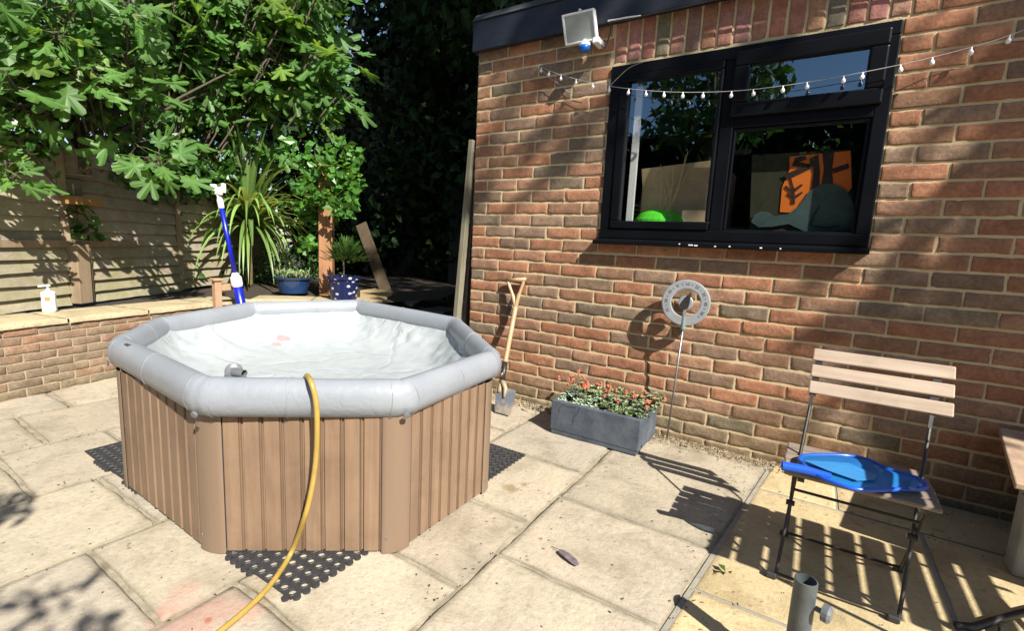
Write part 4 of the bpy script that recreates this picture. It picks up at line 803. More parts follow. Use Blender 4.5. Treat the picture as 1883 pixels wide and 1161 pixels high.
# ================================================================== LEFT SIDE: retaining wall, bed, fence
A0, A1, A2 = Vector((-1.600, -2.50, 0)), Vector((-2.105, -.35, 0)), Vector((-1.42, .36, 0)); CH = .402
rw = thing('retaining_wall', 'low red brick retaining wall topped with pale stone coping slabs', 'wall', A0); rb_ = MB(); mo = MB(); cp = MB()
RH = .0515
for P, Q in ((A0, A1), (A1, A2)):
    d = (Q-P); L = d.length; d.normalize(); nrm = Vector((d.y, -d.x, 0)); 
    if nrm.dot(Vector((1, -1, 0))) < 0: nrm = -nrm
    rows = int(CH/RH)+1; hh = CH/rows
    for k in range(rows):
        x = (0 if k % 2 else -.078)
        while x < L:
            s0, s1 = max(0, x)+.0035, min(L, x+.156)-.0035
            if s1-s0 > .02:
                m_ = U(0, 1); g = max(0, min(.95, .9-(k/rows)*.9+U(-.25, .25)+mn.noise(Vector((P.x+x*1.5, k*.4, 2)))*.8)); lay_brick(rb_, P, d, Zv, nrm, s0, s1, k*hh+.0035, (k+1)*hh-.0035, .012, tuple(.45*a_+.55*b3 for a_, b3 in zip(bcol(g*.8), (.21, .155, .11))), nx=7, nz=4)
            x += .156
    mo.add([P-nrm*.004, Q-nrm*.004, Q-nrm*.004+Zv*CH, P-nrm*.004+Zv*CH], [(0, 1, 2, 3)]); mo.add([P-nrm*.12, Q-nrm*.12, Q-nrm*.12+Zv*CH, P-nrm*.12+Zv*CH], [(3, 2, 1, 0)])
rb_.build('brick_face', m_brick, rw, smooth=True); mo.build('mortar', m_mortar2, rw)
def coping(P, Q, wdt, label=None):
    d = (Q-P); L = d.length; d.normalize(); nrm = Vector((d.y, -d.x, 0)); nrm = nrm if nrm.dot(Vector((1, -1, 0))) > 0 else -nrm; x = 0
    while x < L-.05:
        l = min(U(.42, .55), L-x); c = MB(); m_ = 12; k = U(.9, 1.05); vs = []; sdv = U(0, 99)
        for j in range(9):
            for i in range(m_+1):
                f = j/8; e = 1 if (j in (0, 8) or i in (0, m_)) else 0; p = P+d*(x+.004+(l-.008)*i/m_)+nrm*(.016-wdt*f)+Zv*(CH+.030-(.007 if e else 0)+mn.noise(Vector((i*.7+sdv, j*.9, 0)))*.003)
                if j == 0: p += nrm*mn.noise(Vector((i*.9, sdv, 3)))*.006
                vs.append(p)
        n0 = len(vs)
        for i in range(m_+1): vs.append(vs[i]-Zv*.026+nrm*mn.noise(Vector((i*1.3, sdv, 8)))*.006)
        c.cur = (.38*k, .315*k, .20*k); c.add(vs, [(j*(m_+1)+i, j*(m_+1)+i+1, (j+1)*(m_+1)+i+1, (j+1)*(m_+1)+i) for j in range(8) for i in range(m_)]+[(i, n0+i, n0+i+1, i+1) for i in range(m_)]); c.build('coping_slab', m_slab, rw, smooth=True); x += l
coping(A0, A1+Vector((-.01, .02, 0)), .40); coping(A1, A2, .34)
bd = MB(); bd.add([(-1.75, -2.6, CH), (-2.15, -.33, CH), (-1.45, .42, CH), (-1.3, 1.2, CH), (-2.0, 2.6, CH), (-6, 4.5, CH), (-6, -1, CH), (-2.4, -2.9, CH)], [tuple(range(8))]); kind(bd.build('soil_bed', m_soil), 'structure')
am = MB(); sheet(am, -3.0, 0, .10, 6.5, -.005, 40, 60, .03, right=lambda y: .0); kind(am.build('path', m_soil, smooth=True), 'structure')
F0 = Vector((-2.27, -1.79, .435)); FD = Vector((-.526, .85, 0)).normalized(); FN = Vector((.85, .526, 0)).normalized(); ZT_ = .985
def fpt(s, z, o=0): return F0+FD*s+FN*o+Zv*(z-.435)
def fs_of(px): d = ray(px, 450); d.z = 0; P = CAM.copy(); # fence parameter for an image column at mid height
fe = thing('fence', 'weathered lap board fence dappled with shade above the low wall', 'fence', F0)
s_in = lambda x, y: (pln(x, y, F0, FN)-F0).dot(FD)
sp0, sp1, sp2 = s_in(112, 400), s_in(132, 500), s_in(323, 430)
def boards(s0, s1, z0, z1, h, off, n):
    pb_ = MB(); z = z0
    while z < z1:
        k = U(.72, 1.12); pb_.cur = (k, k*U(.95, 1.02), k*U(.9, 1.02)); N = 24; vs = []; sdv = U(0, 99)
        for j, (zz, o) in enumerate(((z-.014, .030), (z+h*.5, .014), (z+h, 0), (z+h, -.008), (z-.016, .010))):
            for i in range(N+1): s_ = s0+(s1-s0)*i/N; wv = mn.noise(Vector((s_*3.5, sdv, 1)))*.009+mn.noise(Vector((s_*11, sdv, 4)))*.003; vs.append(fpt(s_, zz+(wv if j in (0, 4) else 0), off+o))
        pb_.add(vs, [(((j+1) % 5)*(N+1)+i, ((j+1) % 5)*(N+1)+i+1, j*(N+1)+i+1, j*(N+1)+i) for j in range(5) for i in range(N)]); z += h
    pb_.cur = (1, 1, 1); pb_.build(n, m_fence, fe)
boards(-1.0, sp0-.02, .86, 1.46, .094, 0, 'board_panel'); boards(sp0+.02, sp2-.015, .86, 1.46, .094, 0, 'board_panel'); boards(sp2+.015, 3.4, .45, 1.50, .090, -.01, 'board_panel')
boards(-1.0, sp1-.06, .435, .80, .082, .012, 'lower_panel'); boards(sp1+.055, sp2-.015, .435, .84, .082, .012, 'lower_panel')
b_ = MB(); b_.beam(fpt(-1.0, .845, .03), fpt(sp1+.55, .860, .03), .03, .05); b_.build('rail', m_fpost, fe, bevel=.003)
b_ = MB(); b_.box(fpt(sp0, 1.16, .02), (.03, .045, .66)); b_.build('batten', m_fpost, fe)
b_ = MB(); b_.box(fpt(sp2, .93, .025), (.035, .045, 1.0)); b_.build('post', m_fpost, fe)
b_ = MB(); b_.box(fpt(sp1, .64, .045), (.10, .10, .42), Matrix.Rotation(math.atan2(FN.y, FN.x), 3, 'Z')); b_.build('post', m_fpost, fe, bevel=.004)
b_ = MB(); b_.box(fpt(sp1+.075, .64, .045), (.022, .05, .42)); b_.box(fpt(s_in(142, 400), 1.03, .03), (.022, .04, .28)); b_.build('batten', m_fpost, fe)
# bug house and feeder tray
bh = thing('insect_house', 'little weathered wooden bug house hung high on the fence', 'bug house', fpt(s_in(128, 310), 1.38, .08)); c = fpt(s_in(128, 308), 1.405, .07); Rz = Matrix.Rotation(math.atan2(FD.y, FD.x)+math.pi, 3, 'Z')
m_bug = woodmat('silver_wood', (0.2618, 0.2156, 0.1617), (0.1694, 0.1309, 0.0924), 'X', .85, .5)
b_ = MB(); b_.box(c+FN*-.03, (.15, .01, .15), Rz); b_.box(c+FD*-.072, (.012, .07, .15), Rz); b_.box(c+FD*-.055, (.01, .07, .15), Rz); b_.box(c+FD*.072, (.012, .07, .10), Rz); b_.box(c-Zv*.072, (.17, .08, .012), Rz); b_.build('box', m_bug, bh)
b_ = MB(); b_.box(c+Zv*.083+FN*.008, (.19, .11, .014), Rz @ Matrix.Rotation(.14, 3, 'X')); b_.build('roof', m_bug, bh)
b_ = MB()
for i in range(14): p = c+FD*U(-.035, .06)+Zv*U(-.06, .0); b_.tube([p-FN*.02, p+FN*.03], U(.008, .013), 8)
b_.build('canes', M('cane_ends', (0.3234, 0.2541, 0.1694), (0.154, 0.1155, 0.077), .9, scale=60), bh)
ftr = thing('feeder_tray', 'small wooden bird feeder tray on the fence below the bug house', 'bird feeder', fpt(s_in(128, 365), 1.16, .08)); c = fpt(s_in(128, 366), 1.155, .08)
b_ = MB(); b_.box(c-Zv*.02, (.19, .12, .012), Rz); b_.box(c+FN*.06, (.20, .012, .055), Rz); b_.box(c-FN*.06, (.19, .012, .055), Rz); b_.box(c+FD*.095, (.012, .12, .055), Rz); b_.box(c-FD*.095, (.012, .12, .055), Rz); b_.build('tray', M('ochre_wood', (0.308, 0.1771, 0.0539), (0.231, 0.1232, 0.0385), .8, scale=20), ftr, bevel=.002)
b_ = MB(); b_.box(c+Zv*.075-FN*.05, (.13, .012, .14), Rz); b_.tube([c+Zv*.03-FD*.05, c+Zv*.11-FD*.085+FN*.03], .006, 6); b_.build('back', m_bug, ftr)
# bottle
bo = thing('pump_bottle', 'white pump bottle with orange label standing on the wall coping', 'bottle', gnd(92, 575, .432)); c = gnd(92, 574, .432); Rb = Matrix.Rotation(math.radians(58), 3, 'Z')
b_ = MB(); b_.box(c+Zv*.066, (.066, .042, .132), Rb); b_.build('body', m_white, bo, bevel=.010)
b_ = MB(); b_.lathe([(.011, 0), (.011, .012), (.006, .014), (.006, .03), (.014, .031), (.014, .040), (.004, .043)], c+Zv*.132, Zv, 14); b_.beam(c+Zv*.169, c+Zv*.163+Rb @ Vector((-.045, 0, 0)), .012, .010); b_.build('pump', m_white, bo)
b_ = MB(); nb_ = Rb @ Vector((0, -1, 0)); xb_ = Rb @ Vector((1, 0, 0)); q = c+Zv*.085+nb_*.0216; b_.add([q-xb_*.014-Zv*.014, q+xb_*.014-Zv*.014, q+xb_*.014+Zv*.014, q-xb_*.014+Zv*.014], [(0, 1, 2, 3)]); b_.build('label_patch', M('orange_label', (0.5005, 0.2156, 0.077), bump_=0), bo)
# blue pole, tan rail, step
bp_ = thing('pool_pole', 'blue telescopic pool pole with white fittings leaning behind the tub', 'pole', (-1.9, -.45, .0)); top = pln(406, 376, (-1.93, -.63, 0), (.974, .227, 0)); mid = pln(435, 518, (-1.91, -.5, 0), (.974, .227, 0)); low = mid+(mid-top).normalized()*.62
b_ = MB(); b_.tube([top, mid], .0175, 14); b_.build('upper_tube', m_blue2, bp_, smooth=True); b_ = MB(); b_.tube([mid, low], .034, 16); b_.build('lower_tube', m_blue2, bp_, smooth=True)
b_ = MB(); dz = (top-mid).normalized(); b_.lathe([(.036, -.06), (.041, -.045), (.041, .01), (.028, .03), (.022, .05)], mid+dz*.02, dz, 18); b_.build('lock_collar', m_white, bp_)
b_ = MB(); b_.lathe([(.021, -.03), (.022, .03), (.016, .05), (.018, .075)], top, dz, 16); b_.box(top+dz*.10+RX*.004, (.07, .03, .06)); b_.box(top+dz*.125-RX*.03, (.03, .04, .05)); b_.box(top+dz*.12+RX*.045, (.025, .03, .07)); b_.build('swivel_head', m_white, bp_, bevel=.006)
rl = thing('wooden_tap_post', 'tan wooden post with cap and side arm in front of the low wall', 'post', gnd(398, 600, 0)); q0 = pln(398, 512, (-1.98, -.62, 0), (.974, .227, 0))
b_ = MB(); b_.box((q0.x, q0.y, q0.z*.5-.02), (.05, .05, q0.z)); b_.build('stem', m_tan, rl, bevel=.003); b_ = MB(); b_.box(q0+Zv*-.01, (.075, .075, .02)); b_.build('cap', m_tan, rl, bevel=.005); b_ = MB(); q1 = pln(432, 527, (-1.98, -.5, 0), (.974, .227, 0)); b_.beam(q0+Zv*-.075, q1, .045, .05); b_.build('arm', m_tan, rl, bevel=.003)
sb = thing('tub_step', 'reddish wooden step board showing left of the tub rim', 'step', gnd(226, 640, 0)); c = gnd(232, 612, .45)
b_ = MB(); b_.box(c+Vector((.05, .06, -.03)), (.22, .16, .03), Matrix.Rotation(.5, 3, 'Z')); b_.build('tread', M('red_wood', (0.1694, 0.077, 0.0462), (0.1309, 0.05775, 0.03465), .6, scale=20), sb, bevel=.004)
b_ = MB(); b_.box(c+Vector((.06, .07, -.24)), (.16, .10, .39), Matrix.Rotation(.5, 3, 'Z')); b_.build('riser', M('dark_red_wood', (0.077, 0.0385, 0.0231)), sb)
# cedar post, pots, planks
pc = gnd(598, 541, CH+.03); o = MB(); o.box((pc.x, pc.y+.02, CH+.66), (.125, .125, 1.30), Matrix.Rotation(.75, 3, 'Z')); tag(o.build('wooden_post', m_cedar, bevel=.006, base=Vector((pc.x, pc.y, CH))), 'square orange brown timber post with ivy round its top', 'post')
def pot(name, label, c, r0, r1, h, mat):
    t = thing(name, label, 'pot', c); b_ = MB(); b_.lathe([(r0, 0), (r0*1.02, .01), (r1*.97, h*.86), (r1*1.06, h*.88), (r1*1.08, h), (r1*.95, h), (r1*.9, h*.8), (.001, h*.8)], c, Zv, 28); b_.build('bowl', mat, t, smooth=False); b_ = MB(); b_.lathe([(r1*.9, 0), (.001, .01)], c+Zv*h*.82, Zv, 20); b_.build('soil', m_soil, t); return t
pA = gnd(540, 538, CH+.032); pot('blue_pot', 'wide dark blue glazed pot on the coping beside the post', pA, .125, .165, .155, m_glaze)
sA = thing('pot_succulent', 'grey green trailing succulents growing in the wide blue pot', 'plant', pA+Zv*.14); b_ = MB()
for _ in range(420):
    a = U(0, 6.28); r = .15*math.sqrt(U(0, 1)); d = Vector((U(-1, 1), U(-1, 1), U(.1, 1))); k = U(.5, 1.1); yel = U(0, 1) > .5; leafq(b_, pA+Vector((math.cos(a)*r, math.sin(a)*r, .13+U(0, .07))), d, Zv, U(.03, .06), U(.012, .022), (k*(1.2 if yel else .8), k, k*.7))
b_.build('leaves', m_succ, sA)
m, nt, b = base_mat('patterned_glaze'); v = vor(nt, coords(nt, (1, 1, 1.4)), 16); nt.links.new(ramp(nt, v, [(.22, (.45, .47, .55)), (.30, (.012, .016, .06))]), b.inputs['Base Color']); b.inputs['Roughness'].default_value = .25; m_patt = m
pB = gnd(632, 551, CH+.03); pot('patterned_pot', 'blue and white patterned pot at the end of the coping', pB, .11, .14, .215, m_patt)
sB = thing('pot_shrub', 'small glossy leaved shrub growing in the patterned pot', 'plant', pB+Zv*.2); b_ = MB()
for _ in range(330):
    d0 = rv(); d0.z = abs(d0.z)*1.1-.15; c = pB+Vector((.02, 0, .36))+Vector((d0.x*.17, d0.y*.17, d0.z*.17))*U(.3, 1); k = U(.6, 1.3); leafq(b_, c, d0+Vector((0, 0, .4)), Zv, U(.06, .10), U(.018, .028), (k, k, k*.9))
b_.build('leaves', m_green, sB); b_ = MB(); b_.tube([pB+Zv*.15, pB+Zv*.35], .008, 6); b_.build('stem', m_trunk, sB)
def plank(name, label, P4, z, th, mat):
    o = MB(); o.prism([Vector((p.x, p.y, z-th)) for p in P4], (0, 0, th)); return tag(o.build(name, mat, bevel=.003, base=Vector((P4[0].x, P4[0].y, z-th))), label, 'plank', 'planks stacked behind the tub')
stp = MB(); stp.box((-1.45, .80, .17), (.34, .30, .34)); stp.box((-1.10, 1.0, .17), (.30, .30, .34)); tag(stp.build('block_stack', M('old_block', (0.0616, 0.05775, 0.0539)), base=Vector((-1.3, .9, 0))), 'dark concrete blocks under the loose planks', 'blocks')
g_ = lambda x, y, h: gnd(x, y, h)
plank('plank', 'sunlit pale sawn plank lying behind the tub rim', [g_(662, 534, .42), g_(695, 530, .42), g_(722, 541, .42), g_(704, 552, .42), g_(662, 552, .42)], .42, .03, m_plank)
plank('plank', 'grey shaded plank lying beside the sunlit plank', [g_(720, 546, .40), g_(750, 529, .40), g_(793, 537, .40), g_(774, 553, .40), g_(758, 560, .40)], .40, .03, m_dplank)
def leaning(a, b2, wdt, th, label, mat, up=(0, -1, 0)):
    o = MB(); o.beam(a, b2, wdt, th, up); tag(o.build('leaning_board', mat, bevel=.003, base=Vector(a)), label, 'board')
leaning(gnd(713, 545, .35), pln(664, 412, gnd(713, 545, .35)+Vector((-.25, .2, 0)), (RZ.x, RZ.y, 0)), .13, .03, 'brown board leaning in the dark passage behind the pot shrub', woodmat('brown_board', (0.085, 0.06, 0.036), (0.055, 0.038, 0.024), 'Z', .85), (RZ.x, RZ.y, 0))
leaning((-.150, .012, 0), (-.030, .012, 1.66), .035, .05, 'front grey green board leaning against the corner of the brick building', m_lean)
leaning((-.120, .075, 0), (-.045, .075, 1.60), .055, .05, 'darker board leaning behind the grey green one at the building corner', m_dplank)

# ================================================================== VEGETATION
def fig_leaf(mb, p, d, nrm, L, tint):
    d = d.normalized(); s_ = d.cross(nrm).normalized(); n2 = s_.cross(d); lob = [(-2.35, .42), (-1.62, .60), (-.80, .86), (0, 1.0), (.80, .86), (1.62, .60), (2.35, .42)]; pts = []
    c0 = p+d*L*.30
    for i, (a, r) in enumerate(lob):
        wv = .20
        for da, rr in ((-wv, .84), (-wv*.5, .98), (0, 1.0), (wv*.5, .98), (wv, .84)):
            pts.append((a+da*(1.1 if abs(a) < 1 else 1.0), r*rr))
        if i < len(lob)-1: pts.append(((a+lob[i+1][0])/2, .33+.05*(1 if abs(a) < 1 else 0)))
    vs = [c0]; curl = U(-.18, .12)
    for a, r in pts:
        q = (math.cos(a)*r*.72, math.sin(a)*r*.62); z = -abs(q[1])*U(.12, .2)+curl*(q[0]**2)*1.1+.04*math.cos(a*7.6)*r; vs.append(c0+d*q[0]*L+s_*q[1]*L+n2*z*L)
    vs.append(p); n = len(pts); o_t = len(mb.t)
    mb.add(vs, [(0, i, i+1) for i in range(1, n)]+[(0, n, n+1), (0, n+1, 1)]); br_ = [1.5]+[(1.4 if i % 6 == 2 else .92) for i in range(n)]+[1.6]; mb.t[o_t:] = [tuple(c*b_*(1.12 if b_ > 1 and j_ == 0 else 1) for j_, c in enumerate(tint)) for b_ in br_]
fig = thing('fig_tree', 'large leaved fig tree spreading over the fence on the left', 'tree', (-2.75, -1.55, CH)); FB = Vector((-2.75, -1.55, CH)); tr_ = MB(); cw = MB()
tr_.tube(smooth_path([FB, FB+Vector((.03, .1, .6)), FB+Vector((.1, .3, 1.2)), FB+Vector((.25, .6, 1.7))], 5), [.045]*6+[.03]*5+[.018]*5, 8); tr_.tube(smooth_path([FB+Vector((.03, .1, .5)), FB+Vector((.2, -.1, 1.0)), FB+Vector((.5, -.3, 1.5))], 5), .03, 8)
def shoot(x, y, dist, n, Lm):
    r_ = ray(x, y); r_.normalize(); c = CAM+r_*dist; dirb = (c-(FB+Vector((.2, .5, .9)))).normalized(); org = c-dirb*U(.28, .5)-Vector((0, 0, U(.02, .14)))+r_*U(.05, .2)
    o2 = (c-org); ax = Vector((o2.x*.6+U(.1, .5), o2.y*.5+U(-.4, .2), U(-.2, .7))).normalized(); tr_.tube(smooth_path([org, (org+c)/2+Vector((0, 0, .08)), c-ax*.12, c], 4), [.008]*5+[.007]*4+[.005]*4, 5)
    for k in range(n):
        a = k*2.4+U(-.4, .4); e = ax.orthogonal().normalized(); f = ax.cross(e); out_ = (e*math.cos(a)+f*math.sin(a)); t = k/n; b0 = c-ax*.14*(1-t); d = (out_*U(.75, 1.1)+ax*U(.1, .7)*(.4+t)+Vector((0, 0, -.12))).normalized(); pe = b0+d*U(.05, .09)*Lm/.2
        tr_.tube([b0, pe], .0025, 4); L = Lm*U(.72, 1.1)*(.6 if k > n-3 else 1); nr = (Vector((.62, -.50, .62))+rv()*.85+out_*.2).normalized(); g = U(.8, 1.25); y_ = U(0, 1) < .12; fig_leaf(cw, pe, d+Vector((0, 0, -.25)), nr, L, (g*(1.5 if y_ else 1), g*(1.15 if y_ else 1), g*.9))
for _ in range(175):
    x = U(-60, 560); y = U(-70, 300); lim = 285-.00*x+40*math.sin(x*.03)
    if x > 330: lim -= (x-330)*.30
    if y > lim or (35 < x < 235 and y > 135): continue
    shoot(x, y, U(3.9, 4.8) if x < 290 else U(5.9, 6.3), random.randint(6, 9), random.choice([U(.12, .17), U(.16, .21), U(.19, .25)])*(1 if x < 290 else 1.3))
for (x, y, n) in ((592, 85, 8), (640, 95, 6), (610, 150, 7), (560, 60, 7), (430, 75, 8), (365, 130, 8), (500, 130, 7), (645, 175, 5), (545, 30, 7), (10, 305, 6), (255, 270, 6), (350, 245, 6), (330, 70, 8), (70, 100, 8), (40, 190, 8)): shoot(x, y, 4.1 if x < 290 else 5.9, n, .24 if x < 290 else .36)
for q in range(100): shoot(U(265, 600), U(-60, 200), U(5.8, 6.3), random.randint(6, 8), random.choice([U(.19, .26), U(.26, .36)]))
for (x, y, d) in ((40, 120, 4.5), (160, 60, 4.6), (240, 160, 4.8), (330, 90, 6.2), (420, 160, 6.3), (520, 90, 6.4)):
    e = CAM+ray(x, y).normalized()*d; q0 = FB+Vector((.1, .3, 1.1)); tr_.tube(smooth_path([q0, (q0+e)/2+Vector((.05, .1, .12)), e], 5), [.014-.0009*i for i in range(11)], 6)
for q in range(2600):
    x, y = U(-60, 640), U(-60, 300)
    if y > 270-.35*max(0, x-330) or (60 < x < 205 and y > 225) or mn.noise(Vector((x*.02, y*.02, 5))) < -.12: continue
    p = CAM+ray(x, y).normalized()*(U(4.3, 5.2) if x < 290 else U(6.0, 6.8)); k = U(.5, 1.35); leafq(cw, p, rv()+Vector((.2, -.1, -.4)), (rv()+Vector((.6, -.4, .5))).normalized(), U(.06, .13)*(1 if x < 290 else 1.3), U(.04, .075), (k, k, k*.85), .15)
tr_.build('trunk', m_trunk, fig, smooth=True); cw.build('crown', m_fig, fig)
def cloud(mb, n, fn_, L, w_, tint=(.6, 1.3), up=.3):
    for _ in range(n):
        p = fn_()
        if p is None: continue
        d = rv()+Vector((0, 0, -.3)); nrm = (rv()+Vector((.3, -.3, up+.4))).normalized(); k = U(*tint); leafq(mb, p, d, nrm, U(L*.7, L*1.3), U(w_*.7, w_*1.3), (k*U(.9, 1.15), k, k*U(.7, 1.1)), .12)
# climbers grown over and behind the fence
iv = thing('climbing_shrub', 'dense small leaved climber covering the fence top behind the fig', 'shrub', fpt(1.2, CH)); b_ = MB()
def f1_():
    s_ = U(-.9, 3.4); z = U(1.30, 3.0) if s_ < sp2+.1 else U(.5, 3.2)
    if abs(s_-s_in(128, 310)) < .24 and z < 1.66: return None
    cut = 2.15+.5*mn.noise(Vector((s_*1.3, 5, 0)))+max(0, s_-.2)*.55
    if z > cut or mn.noise(Vector((s_*3.2, z*3.2, 1)))+mn.noise(Vector((s_*8, z*8, 6)))*.5 < -.32: return None
    return fpt(s_, z, random.gauss(-.10 if s_ < 1.0 else -.35, .16)+.10*mn.noise(Vector((s_*4, z*4, 9))))
cloud(b_, 19000, f1_, .072, .052, (.5, 1.6))
def f4_():
    s_ = U(1.0, 2.6); z = 1.62-abs(random.gauss(0, .14))+max(0, .25*mn.noise(Vector((s_*2.5, 1, 7))))
    return fpt(s_, z, U(.0, .22)) if mn.noise(Vector((s_*4, z*4, 21))) > -.2 else None
cloud(b_, 2600, f4_, .075, .055, (.45, 1.3)); b_.build('foliage', m_ivy, iv); b_ = MB()
for k in range(26): s_ = U(-.7, 3.2); b_.tube(smooth_path([fpt(s_, CH, -.15), fpt(s_+U(-.2, .2), 1.1, -.12), fpt(s_+U(-.4, .4), 2.0, U(-.15, .1))], 4), U(.006, .014), 5)
b_.build('stems', m_trunk, iv)
iv2 = thing('post_ivy', 'bright green ivy clump wrapped round the top of the timber post', 'ivy', (pc.x, pc.y, CH)); b_ = MB(); pc0 = Vector((pc.x, pc.y, 0))
def f2_():
    v = rv(); q = pc0+Vector((v.x*.38-.02, v.y*.30+.02, 1.50+v.z*.30))*1; 
    q = Vector((pc0.x, pc0.y, 1.48))+(q-Vector((pc0.x, pc0.y, 1.48)))*(.85+1.1*mn.noise(v*1.7+Vector((3, 0, 0)))); return q if mn.noise(q*6) > -.12 else None
cloud(b_, 1500, f2_, .08, .062, (1.1, 2.2))
def f3_():
    z = U(.75, 1.35); a = U(0, 6.28); return pc0+Vector((-.10+math.cos(a)*.09-.04, -.04+math.sin(a)*.08, z)) if mn.noise(Vector((z*7, 1, 2))) > -.1 else None
cloud(b_, 220, f3_, .08, .065, (1.3, 2.4)); b_.build('foliage', m_ivy, iv2)
# cordyline
cg = gnd(459, 527, CH); cor = thing('cordyline', 'spiky cordyline palm with drooping strap leaves behind the low wall', 'plant', cg); b_ = MB(); b_.tube(smooth_path([cg, cg+Vector((.01, 0, .3)), cg+Vector((0, .02, .72))], 5), [.034]*5+[.028]*6, 10); b_.build('trunk', M('cordyline_bark', (0.1694, 0.1155, 0.0539), (0.1001, 0.0693, 0.0308), .9, scale=30, bump_=.5), cor, smooth=True)
b_ = MB(); hd = cg+Vector((0, .02, .74))
for k in range(210):
    a = U(0, 6.28); el = random.choice([U(1.05, 1.5), U(.4, 1.0), U(-.2, .5), U(-.1, .7)]); L = U(.7, 1.08); h = Vector((math.cos(a), math.sin(a), 0)); p = hd+Vector((0, 0, U(-.14, .10))); v = h*math.cos(el)+Zv*math.sin(el); g = U(1.4, 3.0)*(1 if el < 1.1 else .7); droop = .035+.075*max(0, 1.2-el); N = 9; pts = []
    for i in range(N+1):
        pts.append(p.copy()); p = p+v*(L/N); v = (v+Vector((0, 0, -droop*(1+i*.35)))).normalized()
    s_ = h.cross(Zv); w0 = U(.017, .028); vs = []
    for i, q in enumerate(pts):
        f = i/N; wv = w0*(1-.96*f**2.2); tg = (pts[min(i+1, N)]-pts[max(i-1, 0)]).normalized(); nr = s_.cross(tg); vs += [q+s_*wv-nr*wv*.4*-1, q, q-s_*wv+nr*wv*.4]
    b_.cur = (g*.9, g*.85, g*.8); b_.add(vs, [(3*i, 3*i+1, 3*i+4, 3*i+3) for i in range(N)]+[(3*i+1, 3*i+2, 3*i+5, 3*i+4) for i in range(N)]); b_.cur = (1, 1, 1)
b_.build('crown', m_cord, cor, smooth=True)
lwp = thing('low_plants', 'patchy low plants at the foot of the cordyline', 'plants', cg+Vector((-.1, 0, 0))); b_ = MB()
cloud(b_, 2600, lambda: gnd(U(335, 600), U(497, 530), CH)+Vector((U(-.5, -.05), U(.0, .4), abs(random.gauss(0, .24)))), .06, .03, (.5, 1.5)); b_.build('leaves', m_ivy, lwp)
# sprig below the feeder
sg = MB(); c = fpt(s_in(128, 415), 1.02, .07); cloud(sg, 40, lambda: c+Vector((U(-.07, .07), U(-.1, .1), U(-.12, .10))), .09, .05, (.5, 1.3)); tag(sg.build('hanging_sprig', m_ivy, base=c), 'leafy sprig hanging under the feeder tray on the fence', 'plant')
# dark evergreens that close the passage and stand behind the building
def evergreen(name, label, c, rad, n, L, base_z=0, lean=0):
    t = thing(name, label, 'tree', (c[0], c[1], 0), 'dark evergreens behind the passage'); C = Vector(c); b_ = MB(); b_.tube(smooth_path([(C.x, C.y, -.02), (C.x+.05, C.y, C.z*.6), (C.x, C.y+.1, C.z+rad[2]*.7)], 5), [.16-.012*i for i in range(11)], 8); b_.build('trunk', m_trunk, t, smooth=True); b_ = MB()
    def f():
        v = rv()*U(.55, 1.0)**.5; q = Vector((C.x+v.x*rad[0], C.y+v.y*rad[1], C.z+v.z*rad[2]+mn.noise(Vector((v.x*3, v.y*3, c[0])))*.3)); 
        return q if q.z > base_z else None
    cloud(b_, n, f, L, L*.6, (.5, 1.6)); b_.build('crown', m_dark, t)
evergreen('evergreen_tree', 'dark evergreen filling the shady gap between fence and building', (-2.4, 3.6, 2.4), (1.6, 1.0, 2.7), 6500, .17, .05)
evergreen('evergreen_tree', 'dark evergreen rising just behind the left corner of the building', (-.3, 4.2, 3.0), (1.7, .9, 3.2), 6500, .18, .05)
evergreen('evergreen_tree', 'tall dark evergreen behind the flat roof', (2.0, 4.6, 3.6), (1.8, 1.0, 2.6), 4500, .19, .4)
evergreen('evergreen_tree', 'dark evergreen standing beyond the fence right of the fig', (-4.6, 2.8, 2.9), (1.9, 1.2, 2.7), 9500, .17, .5)
evergreen('evergreen_tree', 'dark evergreen arching high over the passage', (-1.5, 2.4, 4.3), (1.6, 1.3, 1.2), 4500, .16, 2.6)
th = thing('tall_hedge', 'black green wall of hedge closing the view behind the evergreens', 'hedge', (-1, 5.6, 0)); b_ = MB(); vs = []
for j in range(15):
    for i in range(41): xx = -9+14*i/40; zz = 8.5*j/14; vs.append((xx, 5.9+max(0, -(xx+4))*-.25+mn.noise(Vector((xx*1.3, zz*1.3, 0)))*.4, zz+(mn.noise(Vector((xx*1.5, 3, 1)))*.9 if j == 14 else 0)-(max(0, -xx-4.2)*1.25*j/14)))
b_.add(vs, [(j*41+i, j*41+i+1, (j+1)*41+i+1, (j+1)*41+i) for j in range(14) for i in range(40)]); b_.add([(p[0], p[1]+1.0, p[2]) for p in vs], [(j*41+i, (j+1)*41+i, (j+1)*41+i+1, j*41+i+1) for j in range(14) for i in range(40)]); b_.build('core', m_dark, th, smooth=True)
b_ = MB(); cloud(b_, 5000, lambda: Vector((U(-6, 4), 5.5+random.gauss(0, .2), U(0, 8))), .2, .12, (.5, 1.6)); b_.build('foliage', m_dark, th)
bk = MB()
for k in range(14): p = Vector((-1.0+U(-.9, .8), U(.9, 3.0), .02)); bk.beam(p, p+Vector((U(-.3, .3), U(-.3, .3), U(0, .25))), U(.05, .14), .02)
kind(bk.build('rubble', m_dplank), 'stuff', 'dark heap of old boards and rubble in the shaded passage', 'rubble')
rkd = MB(); rkd.box((-.8, 2.9, .9), (3.6, .05, 1.8)); tag(rkd.build('back_fence', M('dark_boards', (0.0154, 0.01386, 0.01155), bump_=.1), base=Vector((-.8, 2.9, 0))), 'dark boarded fence closing the far end of the passage', 'fence')

